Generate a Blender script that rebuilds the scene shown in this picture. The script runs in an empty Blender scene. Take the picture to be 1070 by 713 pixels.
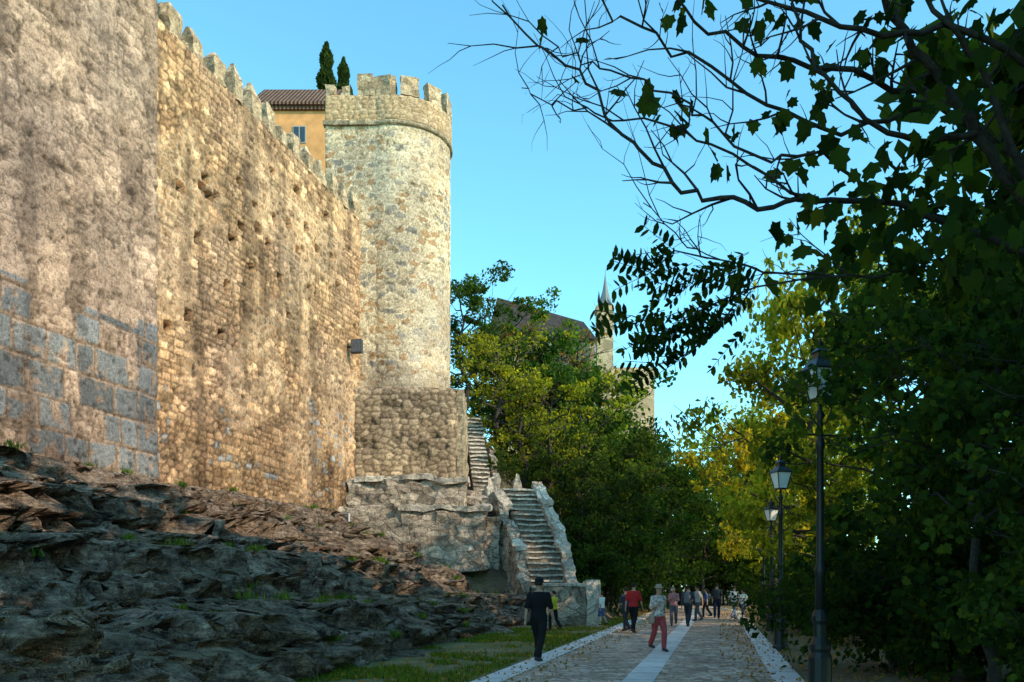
import bpy, bmesh, math, random
import numpy as np
from mathutils import Vector, Matrix
random.seed(7)
SC=bpy.context.scene
COL=SC.collection
def P(px,py,d): return np.array([(px-535)/900*d, d, 1.65+(612-py)/900*d])
# ------------------------------------------------------------------ noise
def hsh(ix,iy,iz,seed=0):
    ix=np.asarray(ix).astype(np.int64);iy=np.asarray(iy).astype(np.int64);iz=np.asarray(iz).astype(np.int64)
    h=(ix*374761393+iy*668265263+iz*2147483647+seed*1274126177)&0xffffffff
    h=((h^(h>>13))*1274126177)&0xffffffff
    h=((h^(h>>16))*2246822519)&0xffffffff
    h=h^(h>>15)
    return (h&0xffffff)/float(0x1000000)
def vn(x,y,z,seed=0):
    x=np.asarray(x,float);y=np.asarray(y,float)+0*x;z=np.asarray(z,float)+0*x
    ix,iy,iz=np.floor(x),np.floor(y),np.floor(z)
    fx,fy,fz=x-ix,y-iy,z-iz
    fx,fy,fz=[f*f*(3-2*f) for f in(fx,fy,fz)]
    r=0
    for a in(0,1):
        for b in(0,1):
            for c in(0,1):
                w=(fx if a else 1-fx)*(fy if b else 1-fy)*(fz if c else 1-fz)
                r=r+w*hsh(ix+a,iy+b,iz+c,seed)
    return r*2-1
def fbm(x,y,z,o=4,seed=0):
    r=0;a=1;t=0
    for i in range(o):
        r=r+a*vn(x*2**i,y*2**i,z*2**i,seed+i);t+=a;a*=.5
    return r/t
def sstep(a,b,x):
    t=np.clip((x-a)/(b-a),0,1);return t*t*(3-2*t)
# ------------------------------------------------------------------ object helpers
def obj_from(name,verts,faces,mat=None,smooth=False):
    me=bpy.data.meshes.new(name)
    me.from_pydata([tuple(v) for v in verts],[],[tuple(f) for f in faces])
    me.update()
    if smooth: me.polygons.foreach_set('use_smooth',[True]*len(me.polygons))
    o=bpy.data.objects.new(name,me);COL.objects.link(o)
    if mat: me.materials.append(mat)
    return o
def fast_mesh(name,V,Fc,mat=None,rnd=None,smooth=False):
    V=np.asarray(V,np.float32);Fc=np.asarray(Fc,np.int32);n,k=Fc.shape
    me=bpy.data.meshes.new(name)
    me.vertices.add(len(V));me.vertices.foreach_set('co',V.ravel())
    me.loops.add(n*k);me.loops.foreach_set('vertex_index',Fc.ravel())
    me.polygons.add(n);me.polygons.foreach_set('loop_start',np.arange(0,n*k,k,dtype=np.int32))
    try: me.polygons.foreach_set('loop_total',np.full(n,k,np.int32))
    except Exception: pass
    if smooth: me.polygons.foreach_set('use_smooth',np.ones(n,bool))
    me.update(calc_edges=True)
    if rnd is not None:
        a=me.attributes.new('rnd','FLOAT','FACE');a.data.foreach_set('value',np.asarray(rnd,np.float32))
    if mat: me.materials.append(mat)
    return me
def link(name,me):
    o=bpy.data.objects.new(name,me);COL.objects.link(o);return o
def setcol(me,C):
    a=me.attributes.new('Col','FLOAT_COLOR','POINT')
    C=np.c_[C,np.ones(len(C))].astype(np.float32)
    a.data.foreach_set('color',C.ravel())
def tag(o,label,cat,group=None):
    o['label']=label;o['category']=cat
    if group:o['group']=group
    return o
def thing(name,loc,label,cat,group=None):
    o=bpy.data.objects.new(name,None);o.empty_display_size=.3;o.location=loc;COL.objects.link(o)
    return tag(o,label,cat,group)
def attach(c,p):
    c.parent=p;c.matrix_parent_inverse=p.matrix_basis.inverted();return c
def structure(o): o['kind']='structure';return o
# ------------------------------------------------------------------ materials
def newmat(name):
    m=bpy.data.materials.new(name);m.use_nodes=True
    nt=m.node_tree;nt.nodes.clear()
    out=nt.nodes.new('ShaderNodeOutputMaterial');b=nt.nodes.new('ShaderNodeBsdfPrincipled')
    nt.links.new(b.outputs[0],out.inputs[0]);b.inputs['Roughness'].default_value=.9
    b.inputs['Specular IOR Level'].default_value=.2
    return m,nt,b,out
def N(nt,t,**k):
    n=nt.nodes.new('ShaderNode'+t)
    for a,v in k.items():
        if a in n.inputs.keys(): n.inputs[a].default_value=v
        else: setattr(n,a,v)
    return n
def ramp(nt,src,stops,interp='LINEAR'):
    r=nt.nodes.new('ShaderNodeValToRGB');r.color_ramp.interpolation=interp
    e=r.color_ramp.elements
    while len(e)<len(stops): e.new(.5)
    for i,(p,c) in enumerate(stops):
        e[i].position=p;e[i].color=(c,c,c,1) if not hasattr(c,'__len__') else (*c,1)
    nt.links.new(src,r.inputs[0]);return r.outputs[0]
def mix(nt,a,b,f,mode='MIX'):
    m=nt.nodes.new('ShaderNodeMix');m.data_type='RGBA';m.blend_type=mode
    for s,v in((6,a),(7,b),(0,f)):
        if isinstance(v,(int,float)) : m.inputs[s].default_value=v if s==0 else (v,v,v,1)
        elif hasattr(v,'__len__'): m.inputs[s].default_value=(*v,1)
        else: nt.links.new(v,m.inputs[s])
    return m.outputs[2]
def bump(nt,b,h,strength=.5,dist=.03):
    n=nt.nodes.new('ShaderNodeBump');n.inputs['Strength'].default_value=strength;n.inputs['Distance'].default_value=dist
    nt.links.new(h,n.inputs['Height']);nt.links.new(n.outputs[0],b.inputs['Normal'])
def pos(nt,scale=(1,1,1),obj=False):
    if obj:
        g=nt.nodes.new('ShaderNodeTexCoord').outputs['Object']
    else: g=nt.nodes.new('ShaderNodeNewGeometry').outputs['Position']
    mp=nt.nodes.new('ShaderNodeMapping');mp.inputs['Scale'].default_value=scale
    nt.links.new(g,mp.inputs[0]);return mp.outputs[0]
def noise(nt,vec,scale,detail=4,rough=.6):
    n=nt.nodes.new('ShaderNodeTexNoise');n.inputs['Scale'].default_value=scale;n.inputs['Detail'].default_value=detail;n.inputs['Roughness'].default_value=rough
    nt.links.new(vec,n.inputs['Vector']);return n.outputs['Fac']
def math_(nt,op,a,b):
    m=nt.nodes.new('ShaderNodeMath');m.operation=op
    for i,v in((0,a),(1,b)):
        if isinstance(v,(int,float)):m.inputs[i].default_value=v
        else:nt.links.new(v,m.inputs[i])
    return m.outputs[0]
def mat_masonry():
    m,nt,b,o=newmat('aged_masonry')
    at=nt.nodes.new('ShaderNodeAttribute');at.attribute_name='Col'
    p=pos(nt)
    n1=noise(nt,p,9,3,.8);n2=noise(nt,p,34,1.5,.7);n3=noise(nt,p,.3,2,.6)
    c=mix(nt,at.outputs['Color'],ramp(nt,n1,[(.30,.45),(.5,1.03),(.70,1.45)]),1,'MULTIPLY')
    c=mix(nt,c,ramp(nt,n2,[(.30,.25),(.45,1),(.7,1.25)]),.85,'MULTIPLY')
    c=mix(nt,c,ramp(nt,n3,[(.35,(.78,.72,.70)),(.65,(1.25,1.13,1.0))]),.95,'MULTIPLY')
    nt.links.new(c,b.inputs['Base Color'])
    bump(nt,b,n1,.7,.05)
    return m
def mat_stone(name,c1,c2,mortar,sc=2.2,zs=1.5,mort=.05):
    m,nt,b,o=newmat(name)
    p0=pos(nt)
    wn=nt.nodes.new('ShaderNodeTexNoise');wn.inputs['Scale'].default_value=1.5;nt.links.new(p0,wn.inputs['Vector'])
    p=mix(nt,p0,wn.outputs['Color'],.12)
    mp=nt.nodes.new('ShaderNodeMapping');mp.inputs['Scale'].default_value=(1,1,zs);nt.links.new(p,mp.inputs[0])
    v=N(nt,'TexVoronoi',Scale=sc);nt.links.new(mp.outputs[0],v.inputs['Vector'])
    e=N(nt,'TexVoronoi',feature='DISTANCE_TO_EDGE',Scale=sc);nt.links.new(mp.outputs[0],e.inputs['Vector'])
    sp=nt.nodes.new('ShaderNodeSeparateColor');nt.links.new(v.outputs['Color'],sp.inputs[0])
    col=mix(nt,c1,c2,sp.outputs[0])
    col=mix(nt,col,ramp(nt,sp.outputs[1],[(0,.65),(1,1.3)]),1,'MULTIPLY')
    n1=noise(nt,p0,6,4,.8);n2=noise(nt,p0,28,2,.75)
    mk=ramp(nt,e.outputs['Distance'],[(0,1),(mort,0)])
    col=mix(nt,col,mortar,mk)
    col=mix(nt,col,ramp(nt,n1,[(.32,.45),(.5,1),(.68,1.4)]),1,'MULTIPLY')
    col=mix(nt,col,ramp(nt,n2,[(.33,.4),(.5,1),(.7,1.2)]),.8,'MULTIPLY')
    nt.links.new(col,b.inputs['Base Color'])
    bump(nt,b,n1,.9,.09)
    return m
def mat_plain(name,c,rough=.8,var=.25,sc=8,metal=0,bmp=.2,spec=.2):
    m,nt,b,o=newmat(name)
    p=pos(nt,obj=True);n1=noise(nt,p,sc,3)
    col=mix(nt,c,ramp(nt,n1,[(.3,1-var),(.7,1+var)]),1,'MULTIPLY')
    nt.links.new(col,b.inputs['Base Color']);b.inputs['Roughness'].default_value=rough
    b.inputs['Metallic'].default_value=metal;b.inputs['Specular IOR Level'].default_value=spec
    bump(nt,b,n1,bmp,.02)
    return m
def mat_leaf(name,trans=.45):
    m,nt,b,o=newmat(name);nt.nodes.remove(b)
    oi=nt.nodes.new('ShaderNodeObjectInfo');at=nt.nodes.new('ShaderNodeAttribute');at.attribute_name='rnd'
    c=mix(nt,oi.outputs['Color'],ramp(nt,at.outputs['Fac'],[(0,(.4,.45,.5)),(.5,(1,1,1)),(.82,(1.5,1.4,1)),(.93,(2.1,1.7,1.0)),(1,(2.8,1.8,1.2))]),1,'MULTIPLY')
    df=nt.nodes.new('ShaderNodeBsdfDiffuse');nt.links.new(c,df.inputs[0])
    t=nt.nodes.new('ShaderNodeBsdfTranslucent')
    c2=mix(nt,c,(2.7,2.4,.7),1,'MULTIPLY');nt.links.new(c2,t.inputs[0])
    ms=nt.nodes.new('ShaderNodeMixShader');ms.inputs[0].default_value=trans
    nt.links.new(df.outputs[0],ms.inputs[1]);nt.links.new(t.outputs[0],ms.inputs[2]);nt.links.new(ms.outputs[0],o.inputs[0])
    return m
M_mas=mat_masonry()
M_base=mat_stone('rubble_base_stone',(.34,.25,.16),(.45,.35,.23),(.2,.16,.11),2.4,1.5)
M_ret=mat_stone('retaining_stone',(.32,.25,.19),(.46,.38,.30),(.12,.09,.07),1.7,2.2,.055)
M_coping=mat_stone('parapet_stone',(.44,.37,.30),(.54,.47,.39),(.26,.21,.17),1.1,1.0,.025)
M_merlon=mat_stone('merlon_stone',(.44,.30,.18),(.58,.43,.28),(.30,.21,.14),2.6,1.6)
M_leaf=mat_leaf('leaf_foliage')
M_bark=mat_plain('bark',(.05,.042,.034),.95,.4,12,bmp=.8)
M_iron=mat_plain('cast_iron_paint',(.012,.014,.014),.45,.2,20,spec=.5)
def mat_rock():
    m,nt,b,o=newmat('limestone_rock')
    p=pos(nt);ps=pos(nt,(1,1,6))
    n1=noise(nt,ps,1.1,5,.8);n2=noise(nt,p,5,4,.85);n3=noise(nt,p,.5,2)
    c=ramp(nt,n1,[(.32,(.045,.032,.025)),(.44,(.17,.12,.09)),(.56,(.30,.215,.16)),(.70,(.52,.40,.30))])
    c=mix(nt,c,ramp(nt,n2,[(.34,.22),(.5,1.0),(.66,1.7)]),1,'MULTIPLY')
    g=nt.nodes.new('ShaderNodeNewGeometry');s=nt.nodes.new('ShaderNodeSeparateXYZ');nt.links.new(g.outputs['Normal'],s.inputs[0])
    top=math_(nt,'MULTIPLY',ramp(nt,s.outputs[2],[(.7,0),(.97,1)]),ramp(nt,n3,[(.45,0),(.6,.7)]))
    c=mix(nt,c,mix(nt,(.22,.16,.10),(.08,.10,.03),ramp(nt,n2,[(.45,0),(.6,1)])),top)
    nt.links.new(c,b.inputs['Base Color'])
    bump(nt,b,math_(nt,'ADD',n2,n1),1,.22)
    return m
M_rock=mat_rock()
def mat_ground(name,cols,sc=1.2):
    m,nt,b,o=newmat(name)
    p=pos(nt);n1=noise(nt,p,sc,5,.7);n2=noise(nt,p,18,3,.8)
    c=ramp(nt,n1,[(.32,cols[0]),(.5,cols[1]),(.66,cols[2])])
    c=mix(nt,c,ramp(nt,n2,[(.35,.45),(.5,1),(.65,1.6)]),.9,'MULTIPLY')
    nt.links.new(c,b.inputs['Base Color']);return m
M_ground=mat_ground('earth_with_litter',[(.14,.09,.05),(.22,.15,.085),(.10,.11,.045)])
M_hill=mat_ground('wooded_slope_earth',[(.08,.055,.035),(.17,.12,.075),(.07,.08,.03)],.6)
M_verge=mat_ground('grassy_earth',[(.26,.18,.11),(.15,.13,.05),(.07,.11,.028)],.9)
def mat_cobble():
    m,nt,b,o=newmat('cobbled_paving')
    p=pos(nt)
    v=N(nt,'TexVoronoi',Scale=5.5);e=N(nt,'TexVoronoi',feature='DISTANCE_TO_EDGE',Scale=5.5)
    nt.links.new(p,v.inputs['Vector']);nt.links.new(p,e.inputs['Vector'])
    sp=nt.nodes.new('ShaderNodeSeparateColor');nt.links.new(v.outputs['Color'],sp.inputs[0])
    c=ramp(nt,sp.outputs[0],[(0,(.40,.25,.18)),(.5,(.62,.41,.31)),(1,(.78,.56,.44))])
    c=mix(nt,c,(.26,.165,.11),ramp(nt,e.outputs['Distance'],[(0,1),(.07,0)]))
    n1=noise(nt,p,.8,4,.7);c=mix(nt,c,ramp(nt,n1,[(.3,.65),(.7,1.3)]),1,'MULTIPLY')
    n2=noise(nt,p,1.7,4,.8);c=mix(nt,c,(.40,.25,.13),ramp(nt,n2,[(.56,0),(.64,.65)]))
    nt.links.new(c,b.inputs['Base Color']);bump(nt,b,ramp(nt,e.outputs['Distance'],[(0,0),(.12,1)]),.7,.04);return m
def mat_slab():
    m,nt,b,o=newmat('granite_slab_paving')
    p=pos(nt,obj=True);n1=noise(nt,p,3,4,.7)
    br=N(nt,'TexBrick',Scale=1.0);br.inputs['Brick Width'].default_value=1.1;br.inputs['Row Height'].default_value=5;br.inputs['Mortar Size'].default_value=.018
    uv=nt.nodes.new('ShaderNodeTexCoord');nt.links.new(uv.outputs['UV'],br.inputs['Vector'])
    br.inputs['Color1'].default_value=(.64,.54,.50,1);br.inputs['Color2'].default_value=(.82,.72,.67,1);br.inputs['Mortar'].default_value=(.16,.12,.1,1)
    c=mix(nt,br.outputs['Color'],ramp(nt,n1,[(.3,.8),(.7,1.15)]),1,'MULTIPLY')
    nt.links.new(c,b.inputs['Base Color']);return m
M_cob=mat_cobble();M_slab=mat_slab()
# ------------------------------------------------------------------ world, sun, camera
SUN_EL=math.radians(31);sx,sy=.86,-.51
w=bpy.data.worlds.new('World');SC.world=w;w.use_nodes=True
nt=w.node_tree;bg=nt.nodes['Background']
sky=nt.nodes.new('ShaderNodeTexSky');sky.sky_type='NISHITA';sky.sun_disc=False;sky.sun_elevation=SUN_EL
sky.sun_rotation=math.atan2(sx,sy);sky.air_density=1.0;sky.dust_density=.5;sky.ozone_density=1.2
tint=nt.nodes.new('ShaderNodeMix');tint.data_type='RGBA';tint.blend_type='MULTIPLY';tint.inputs[0].default_value=1
tint.inputs[7].default_value=(1.38,2.62,2.5,1)
nt.links.new(sky.outputs[0],tint.inputs[6]);nt.links.new(tint.outputs[2],bg.inputs[0]);bg.inputs[1].default_value=.15
sl=bpy.data.lights.new('sun','SUN');sl.energy=4.7;sl.angle=math.radians(.5);sl.color=(1,.80,.57)
so=bpy.data.objects.new('sun',sl);COL.objects.link(so)
dv=Vector((sx*math.cos(SUN_EL),sy*math.cos(SUN_EL),math.sin(SUN_EL)))
so.rotation_euler=dv.to_track_quat('Z','Y').to_euler()
cd=bpy.data.cameras.new('camera');cam=bpy.data.objects.new('camera',cd);COL.objects.link(cam);SC.camera=cam
cam.location=(0,0,1.65);cam.rotation_euler=(math.radians(90),0,0)
cd.sensor_width=36;cd.lens=900/1070*36;cd.shift_y=(612-356.5)/1070;cd.clip_end=3000
SC.view_settings.view_transform='Standard';SC.view_settings.look='None';SC.view_settings.exposure=0
# ------------------------------------------------------------------ masonry patterns
def masonry(s,z,rowh,bl,seed):
    rng=np.random.default_rng(seed)
    rows=np.cumsum(rowh*rng.uniform(.7,1.35,300))-5
    r=np.searchsorted(rows,z);r=np.clip(r,1,298)
    ez=np.minimum(z-rows[r-1],rows[r]-z)
    u=s/bl+hsh(r,0*r,0*r,seed)*7
    i=np.floor(u)
    b0=i+.6*(hsh(i,r,0*r,seed+1)-.5);b1=i+1+.6*(hsh(i+1,r,0*r,seed+1)-.5)
    lo=u<b0;hi=u>b1
    i=np.where(lo,i-1,np.where(hi,i+1,i))
    b0=i+.6*(hsh(i,r,0*r,seed+1)-.5);b1=i+1+.6*(hsh(i+1,r,0*r,seed+1)-.5)
    eu=np.minimum(u-b0,b1-u)*bl
    e=np.minimum(ez,eu)
    return hsh(i,r,0*r+3,seed),hsh(i,r,0*r+9,seed),e
def cells(s,z,cs,cz,seed,per=None):
    u=s/cs;v=z/cz;iu=np.floor(u);iv=np.floor(v)
    d1=np.full(u.shape,9.);d2=np.full(u.shape,9.);ida=np.zeros(u.shape);idb=np.zeros(u.shape)
    for a in(-1,0,1):
        for b in(-1,0,1):
            cu=iu+a;cv=iv+b;k=cu%per if per else cu
            pu=cu+.5+.8*(hsh(k,cv,0*k,seed)-.5);pv=cv+.5+.7*(hsh(k,cv,0*k+1,seed)-.5)
            d=np.sqrt((u-pu)**2+(v-pv)**2)
            near=d<d1
            d2=np.where(near,d1,np.minimum(d2,d));d1=np.where(near,d,d1)
            ida=np.where(near,hsh(k,cv,0*k+5,seed),ida);idb=np.where(near,hsh(k,cv,0*k+8,seed),idb)
    return ida,idb,(d2-d1)*min(cs,cz)*.5
def lerp(a,b,t): return np.array(a)[None,:]*(1-t[:,None])+np.array(b)[None,:]*t[:,None]
def closed_grid(name,S,Z,out,C,thick,M,mat):
    ns,nz=S.shape
    V=np.c_[S.ravel(),-out.ravel(),Z.ravel()]
    idx=np.arange(ns*nz).reshape(ns,nz)
    F=np.stack([idx[:-1,:-1],idx[1:,:-1],idx[1:,1:],idx[:-1,1:]],-1).reshape(-1,4)
    ring=np.concatenate([idx[:,0],idx[-1,1:],idx[::-1,-1][1:],idx[0,::-1][1:-1]])
    V2=V[ring].copy();V2[:,1]=thick
    n0=len(V);k=len(ring)
    V=np.r_[V,V2];rb=np.arange(n0,n0+k)
    F2=np.stack([ring,rb,np.roll(rb,-1),np.roll(ring,-1)],-1)
    F=np.r_[F,F2]
    C=np.r_[C,C[ring]]
    me=fast_mesh(name,V,F,mat);setcol(me,C)
    bm=bmesh.new();bm.from_mesh(me);bm.verts.ensure_lookup_table()
    try: bm.faces.new([bm.verts[i] for i in rb])
    except Exception: pass
    bm.to_mesh(me);bm.free()
    o=link(name,me);o.matrix_world=M;return o
DW=np.array([.2425,.9701]);ang=math.atan2(DW[1],DW[0])
MW=Matrix.Translation((-18.25,0,0))@Matrix.Rotation(ang,4,'Z')
def Wp(s,wo,z):
    return np.array([-18.25+s*DW[0]+wo*DW[1], s*DW[1]-wo*DW[0], z])
WT=19.75
city=thing('city_wall',tuple(Wp(36,0,4.6)),'tall medieval stone town wall with ragged crenellations standing on rock','wall')
S,Z=np.meshgrid(np.arange(27.0,45.6,.065),np.arange(3.6,WT+.05,.065),indexing='ij')
s=S.ravel();z=Z.ravel()
ws=s+.12*fbm(s*1.5,z*1.5,0,3,3);wz=z+.10*fbm(s*1.2,z*1.2,5,3,4)+.10*np.sin(s*.35)
r1,r2,e=masonry(ws,wz,.26,.44,11)
c1,c2,ce=cells(ws,wz,.42,.26,12)
rub=fbm(s*.3,z*.3,8,3,90)>-.1
r1=np.where(rub,c1,r1);r2=np.where(rub,c2,r2);e=np.where(rub,ce,e)
er=fbm(s*.45,z*.45,3,5,21);big=fbm(s*.12,z*.12,1,3,8)
C=lerp((.37,.22,.12),(.56,.375,.22),np.clip(r1*1.0+er*.4,0,1))
pk=sstep(.0,.4,fbm(s*.25,z*.25,9,4,31))[:,None]
C=C*(1-.5*pk)+np.array([.42,.285,.20])*.5*pk
C=np.where((r2>.9)[:,None],C*1.35,C)
gr=((r2>.82-.18*np.exp(-((z-8.6)/1.0)**2))&(z<9.8)&(z>5.5)&(fbm(s*.4,z*.4,2,2,77)>-.1))
C=np.where(gr[:,None],np.array([.27,.27,.275])*(.8+.5*r1[:,None]),C)
C=C*(.62+.65*r2[:,None])
plm=sstep(-.1,.3,fbm(s*.35,z*.35,44,4,91))[:,None]
jm=(e<.032)[:,None]
C=np.where(jm,(C*.45)*(1-plm)+np.array([.54,.40,.27])*plm,C)
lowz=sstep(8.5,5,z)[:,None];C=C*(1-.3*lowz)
st=sstep(.05,.45,fbm(s*1.4,z*.16,4,4,55))[:,None];C=C*(1-.4*st)
pat=sstep(.1,.4,fbm(s*.5,z*.7,34,5,57))[:,None];C=C*(1-.28*pat)
pit=sstep(.25,.5,fbm(s*2.6,z*3,6,5,66));C=C*(1-.3*pit[:,None])
pit2=sstep(.3,.5,fbm(s*6,z*7,16,3,67));C=C*(1-.6*pit2[:,None])
out=.035*(r1-.5)+np.where(e<.035,-.025*(1-.7*plm[:,0]),0)+.03*er+.12*big-.02*pit-.04*pit2+.012*fbm(s*4,z*4,2,3,9)
rng=np.random.default_rng(4)
for px,py in[(187,195),(210,196),(213,186),(250,237),(217,205),(225,205),(196,330),(240,250),(268,240),(285,228),(300,235),(310,262),(262,280),(236,300),(291,290),(318,238),(330,262),(279,257),(345,270),(322,300),(176,342),(230,350),(300,330),(205,250),(340,225),(265,215),(352,300),(248,190),(283,180),(310,200)]:
    y=18.25*900/(760-px);ss=y/.9701;zz=1.65+(612-py)/900*y;a=.13+.1*rng.random();b=.11+.09*rng.random()
    m=(np.maximum(abs(s-ss)/a,abs(z-zz)/b)<1)
    out=np.where(m,out-.5,out);C=np.where(m[:,None],C*.22,C)  # putlog holes pushed in, their colour also darkened for the shade inside
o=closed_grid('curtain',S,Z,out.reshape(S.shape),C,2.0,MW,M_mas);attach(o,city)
S,Z=np.meshgrid(np.arange(16.5,27.52,.055),np.arange(3.2,23.0,.055),indexing='ij')
s=S.ravel();z=Z.ravel()
ws=s+.06*fbm(s*1.3,z*1.3,0,3,13);wz=z+.05*fbm(s*1.2,z*1.2,5,3,14)
r1,r2,e=masonry(ws,wz,.78,1.0,19)
c1,c2,ce=cells(ws,wz,.6,.36,18)
gr=(z<7.7)|((z<9.3)&(r2>.4))|((s>26.6)&(z<9.6));gr=gr&~((r1>.88)&(z<8.3))
br1=r1.copy()
r1=np.where(gr,r1,.4*r1+.6*c1);e=np.where(gr,e,np.minimum(e+.012,ce+.004))
er=fbm(s*.5,z*.5,3,5,121);er2=fbm(s*1.5,z*1.5,3,4,122)
C=lerp((.24,.17,.13),(.43,.32,.245),np.clip(r1*.8+er*.7+.15,0,1))  # bastion stone coloured greyer and darker in place of tree shade
gm=sstep(-.55,-.15,fbm(s*3,z*3,70,3,61))[:,None]
C=np.where(gr[:,None],C*(1-gm)*.9+np.array([.185,.20,.215])*(.65+.6*br1[:,None])*gm,C)
vis=np.where(gr,1,sstep(.35,-.1,er2)*.9)
C=np.where((gr&(e<.06))[:,None],np.array([.30,.225,.175]),C)
C=C*(1-.45*((e<.025)*vis)[:,None])
pit=sstep(.15,.5,fbm(s*2.4,z*2.8,6,5,166))*np.where(gr,.5,1);C=C*(1-.4*pit[:,None])*(.8+.4*r2[:,None])
pit2=sstep(.3,.5,fbm(s*5,z*6,16,3,67));C=C*(1-.5*pit2[:,None])
lt=sstep(.15,.4,fbm(s*1.1,z*1.3,26,4,177))*np.where(gr,0,1);C=C*(1+.35*lt[:,None])
dk=sstep(.1,.5,fbm(s*1.2,z*.2,4,4,155))[:,None];C=C*(1-.35*dk)
out=.7+.035*(r1-.5)+np.where(e<.05,-.035*vis,0)+.035*er+.025*er2-.025*pit-.035*pit2+.012*fbm(s*5,z*5,2,3,9)+.05*sstep(7,5,z)
C=np.clip(C,0,1)
o=closed_grid('bastion',S,Z,out.reshape(S.shape),C,2.5,MW,M_mas);attach(o,city);o['label']='projecting pier with grey granite block courses'
# ------------------------------------------------------------------ rough hexahedron
def rough_hex(name,b4,t4,res=.2,amp=.04,mat=None,seed=0,nf=2.0):
    b4=[np.array(p,float) for p in b4];t4=[np.array(p,float) for p in t4]
    quads=[(b4[0],b4[1],t4[1],t4[0]),(b4[1],b4[2],t4[2],t4[1]),(b4[2],b4[3],t4[3],t4[2]),(b4[3],b4[0],t4[0],t4[3]),(t4[0],t4[1],t4[2],t4[3]),(b4[3],b4[2],b4[1],b4[0])]
    V=[];F=[]
    nn=lambda a,b:max(1,min(60,int(np.linalg.norm(a-b)/res)))
    for q in quads:
        nu=max(nn(q[0],q[1]),nn(q[3],q[2]));nv=max(nn(q[0],q[3]),nn(q[1],q[2]))
        base=len(V)
        for i in range(nu+1):
            for j in range(nv+1):
                u=i/nu;v=j/nv
                V.append((q[0]*(1-u)+q[1]*u)*(1-v)+(q[3]*(1-u)+q[2]*u)*v)
        for i in range(nu):
            for j in range(nv):
                a=base+i*(nv+1)+j;F.append((a,a+nv+1,a+nv+2,a+1))
    V=np.array(V)
    if amp>0:
        V0=V.copy()
        for k in range(3): V[:,k]+=amp*fbm(V0[:,0]*nf,V0[:,1]*nf,V0[:,2]*nf,3,seed+k*10)*1.6
    o=obj_from(name,V,F,mat)
    bm=bmesh.new();bm.from_mesh(o.data);bmesh.ops.remove_doubles(bm,verts=bm.verts,dist=.002);bmesh.ops.recalc_face_normals(bm,faces=bm.faces);bm.to_mesh(o.data);bm.free()
    return o
def box_pts(fn,a0,a1,b0,b1,z0,z1,inset=0,ztop=None):
    b=[fn(a0,b0,z0),fn(a1,b0,z0),fn(a1,b1,z0),fn(a0,b1,z0)]
    t=[fn(a0+inset,b0+inset,z1),fn(a1-inset,b0+inset,z1),fn(a1-inset,b1-inset,z1),fn(a0+inset,b1-inset,z1)]
    return b,t
def join_into(o,o2):
    bm=bmesh.new();bm.from_mesh(o.data);bm.from_mesh(o2.data);bm.to_mesh(o.data);bm.free();bpy.data.objects.remove(o2)
rng=np.random.default_rng(9);sc=27.7
while sc<45.0:
    wd=.50+.2*rng.random();h=.65+.35*rng.random();t=rng.uniform(-.12,.12)
    b,tt=box_pts(lambda a,b_,z:Wp(a,-b_,z),sc,sc+wd,-.04,.55,WT-.06,WT+h,.03)
    o=rough_hex('merlon',b,tt,.1,.09,M_merlon,int(sc*10));
    top=Wp(sc+wd/2+t,-.25,WT+h+.18+.3*rng.random())
    cap=[top+(p-top)*np.array([.3,.3,0]) for p in tt]
    o2=rough_hex('merlon',[p-np.array([0,0,.08]) for p in tt],cap,.1,.09,M_merlon,int(sc*10))
    join_into(o,o2);attach(o,city);sc+=wd+.45+.25*rng.random()
# ------------------------------------------------------------------ round tower
TC=np.array([-5.97,45.3]);TR=2.7
tower=thing('round_tower',(TC[0],TC[1],6.7),'rounded crenellated pale stone tower on a rubble base block','tower')
def ring_grid(name,R,z0,z1,step,colf,mat):
    n=int(2*math.pi*R/step);zs=np.arange(z0,z1+1e-6,step)
    A,Z=np.meshgrid(np.arange(n)/n*2*math.pi,zs,indexing='ij')
    a=A.ravel();z=Z.ravel();u=a*R
    C,out=colf(u,z,2*math.pi*R)
    r=R+out
    V=np.c_[TC[0]+r*np.cos(a),TC[1]+r*np.sin(a),z]
    nz=len(zs);idx=np.arange(n*nz).reshape(n,nz);nx=np.roll(idx,-1,0)
    F=np.stack([idx[:,:-1],nx[:,:-1],nx[:,1:],idx[:,1:]],-1).reshape(-1,4)
    me=fast_mesh(name,V,F,mat);setcol(me,C)
    bm=bmesh.new();bm.from_mesh(me);bm.verts.ensure_lookup_table()
    bm.faces.new([bm.verts[i] for i in idx[:,-1]]);bm.to_mesh(me);bm.free()
    return link(name,me)
def tcol(u,z,L):
    per=int(round(L/.56));cs=L/per
    wu=u+.12*fbm(u*2,z*2,0,3,1);wz=z+.12*fbm(u*2,z*2,7,3,2)
    a,b,e=cells(wu,wz,cs,.33,33,per)
    C=lerp((.40,.31,.21),(.62,.51,.37),a)
    C=np.where((b>.78)[:,None],np.array([.40,.26,.15]),C);C=np.where((b<.14)[:,None],np.array([.30,.27,.24]),C)
    er=fbm(u*.5,z*.4,3,4,41);C=C*(1+.3*er[:,None])
    C=np.where((e<.034)[:,None],np.array([.66,.56,.42])*(1-.4*(e<.012))[:,None],C)
    white=sstep(.05,.45,fbm(u*.4,z*.4,11,4,47))[:,None];C=C*(1-.4*white)+np.array([.68,.59,.46])*.4*white
    br=sstep(.15,.5,fbm(u*.6,z*.3,31,4,49))[:,None];C=C*(1-.4*br)+np.array([.42,.29,.17])*.4*br
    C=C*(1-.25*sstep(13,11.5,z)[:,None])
    pit=sstep(.25,.5,fbm(u*4,z*5,6,4,66));C=C*(1-.45*pit[:,None])
    out=np.clip(e,0,.04)*.6+.03*er+.02*(a-.5)-.025*pit
    return C,out
o=ring_grid('shaft',TR,10.8,24.5,.055,tcol,M_mas);attach(o,tower)
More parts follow.
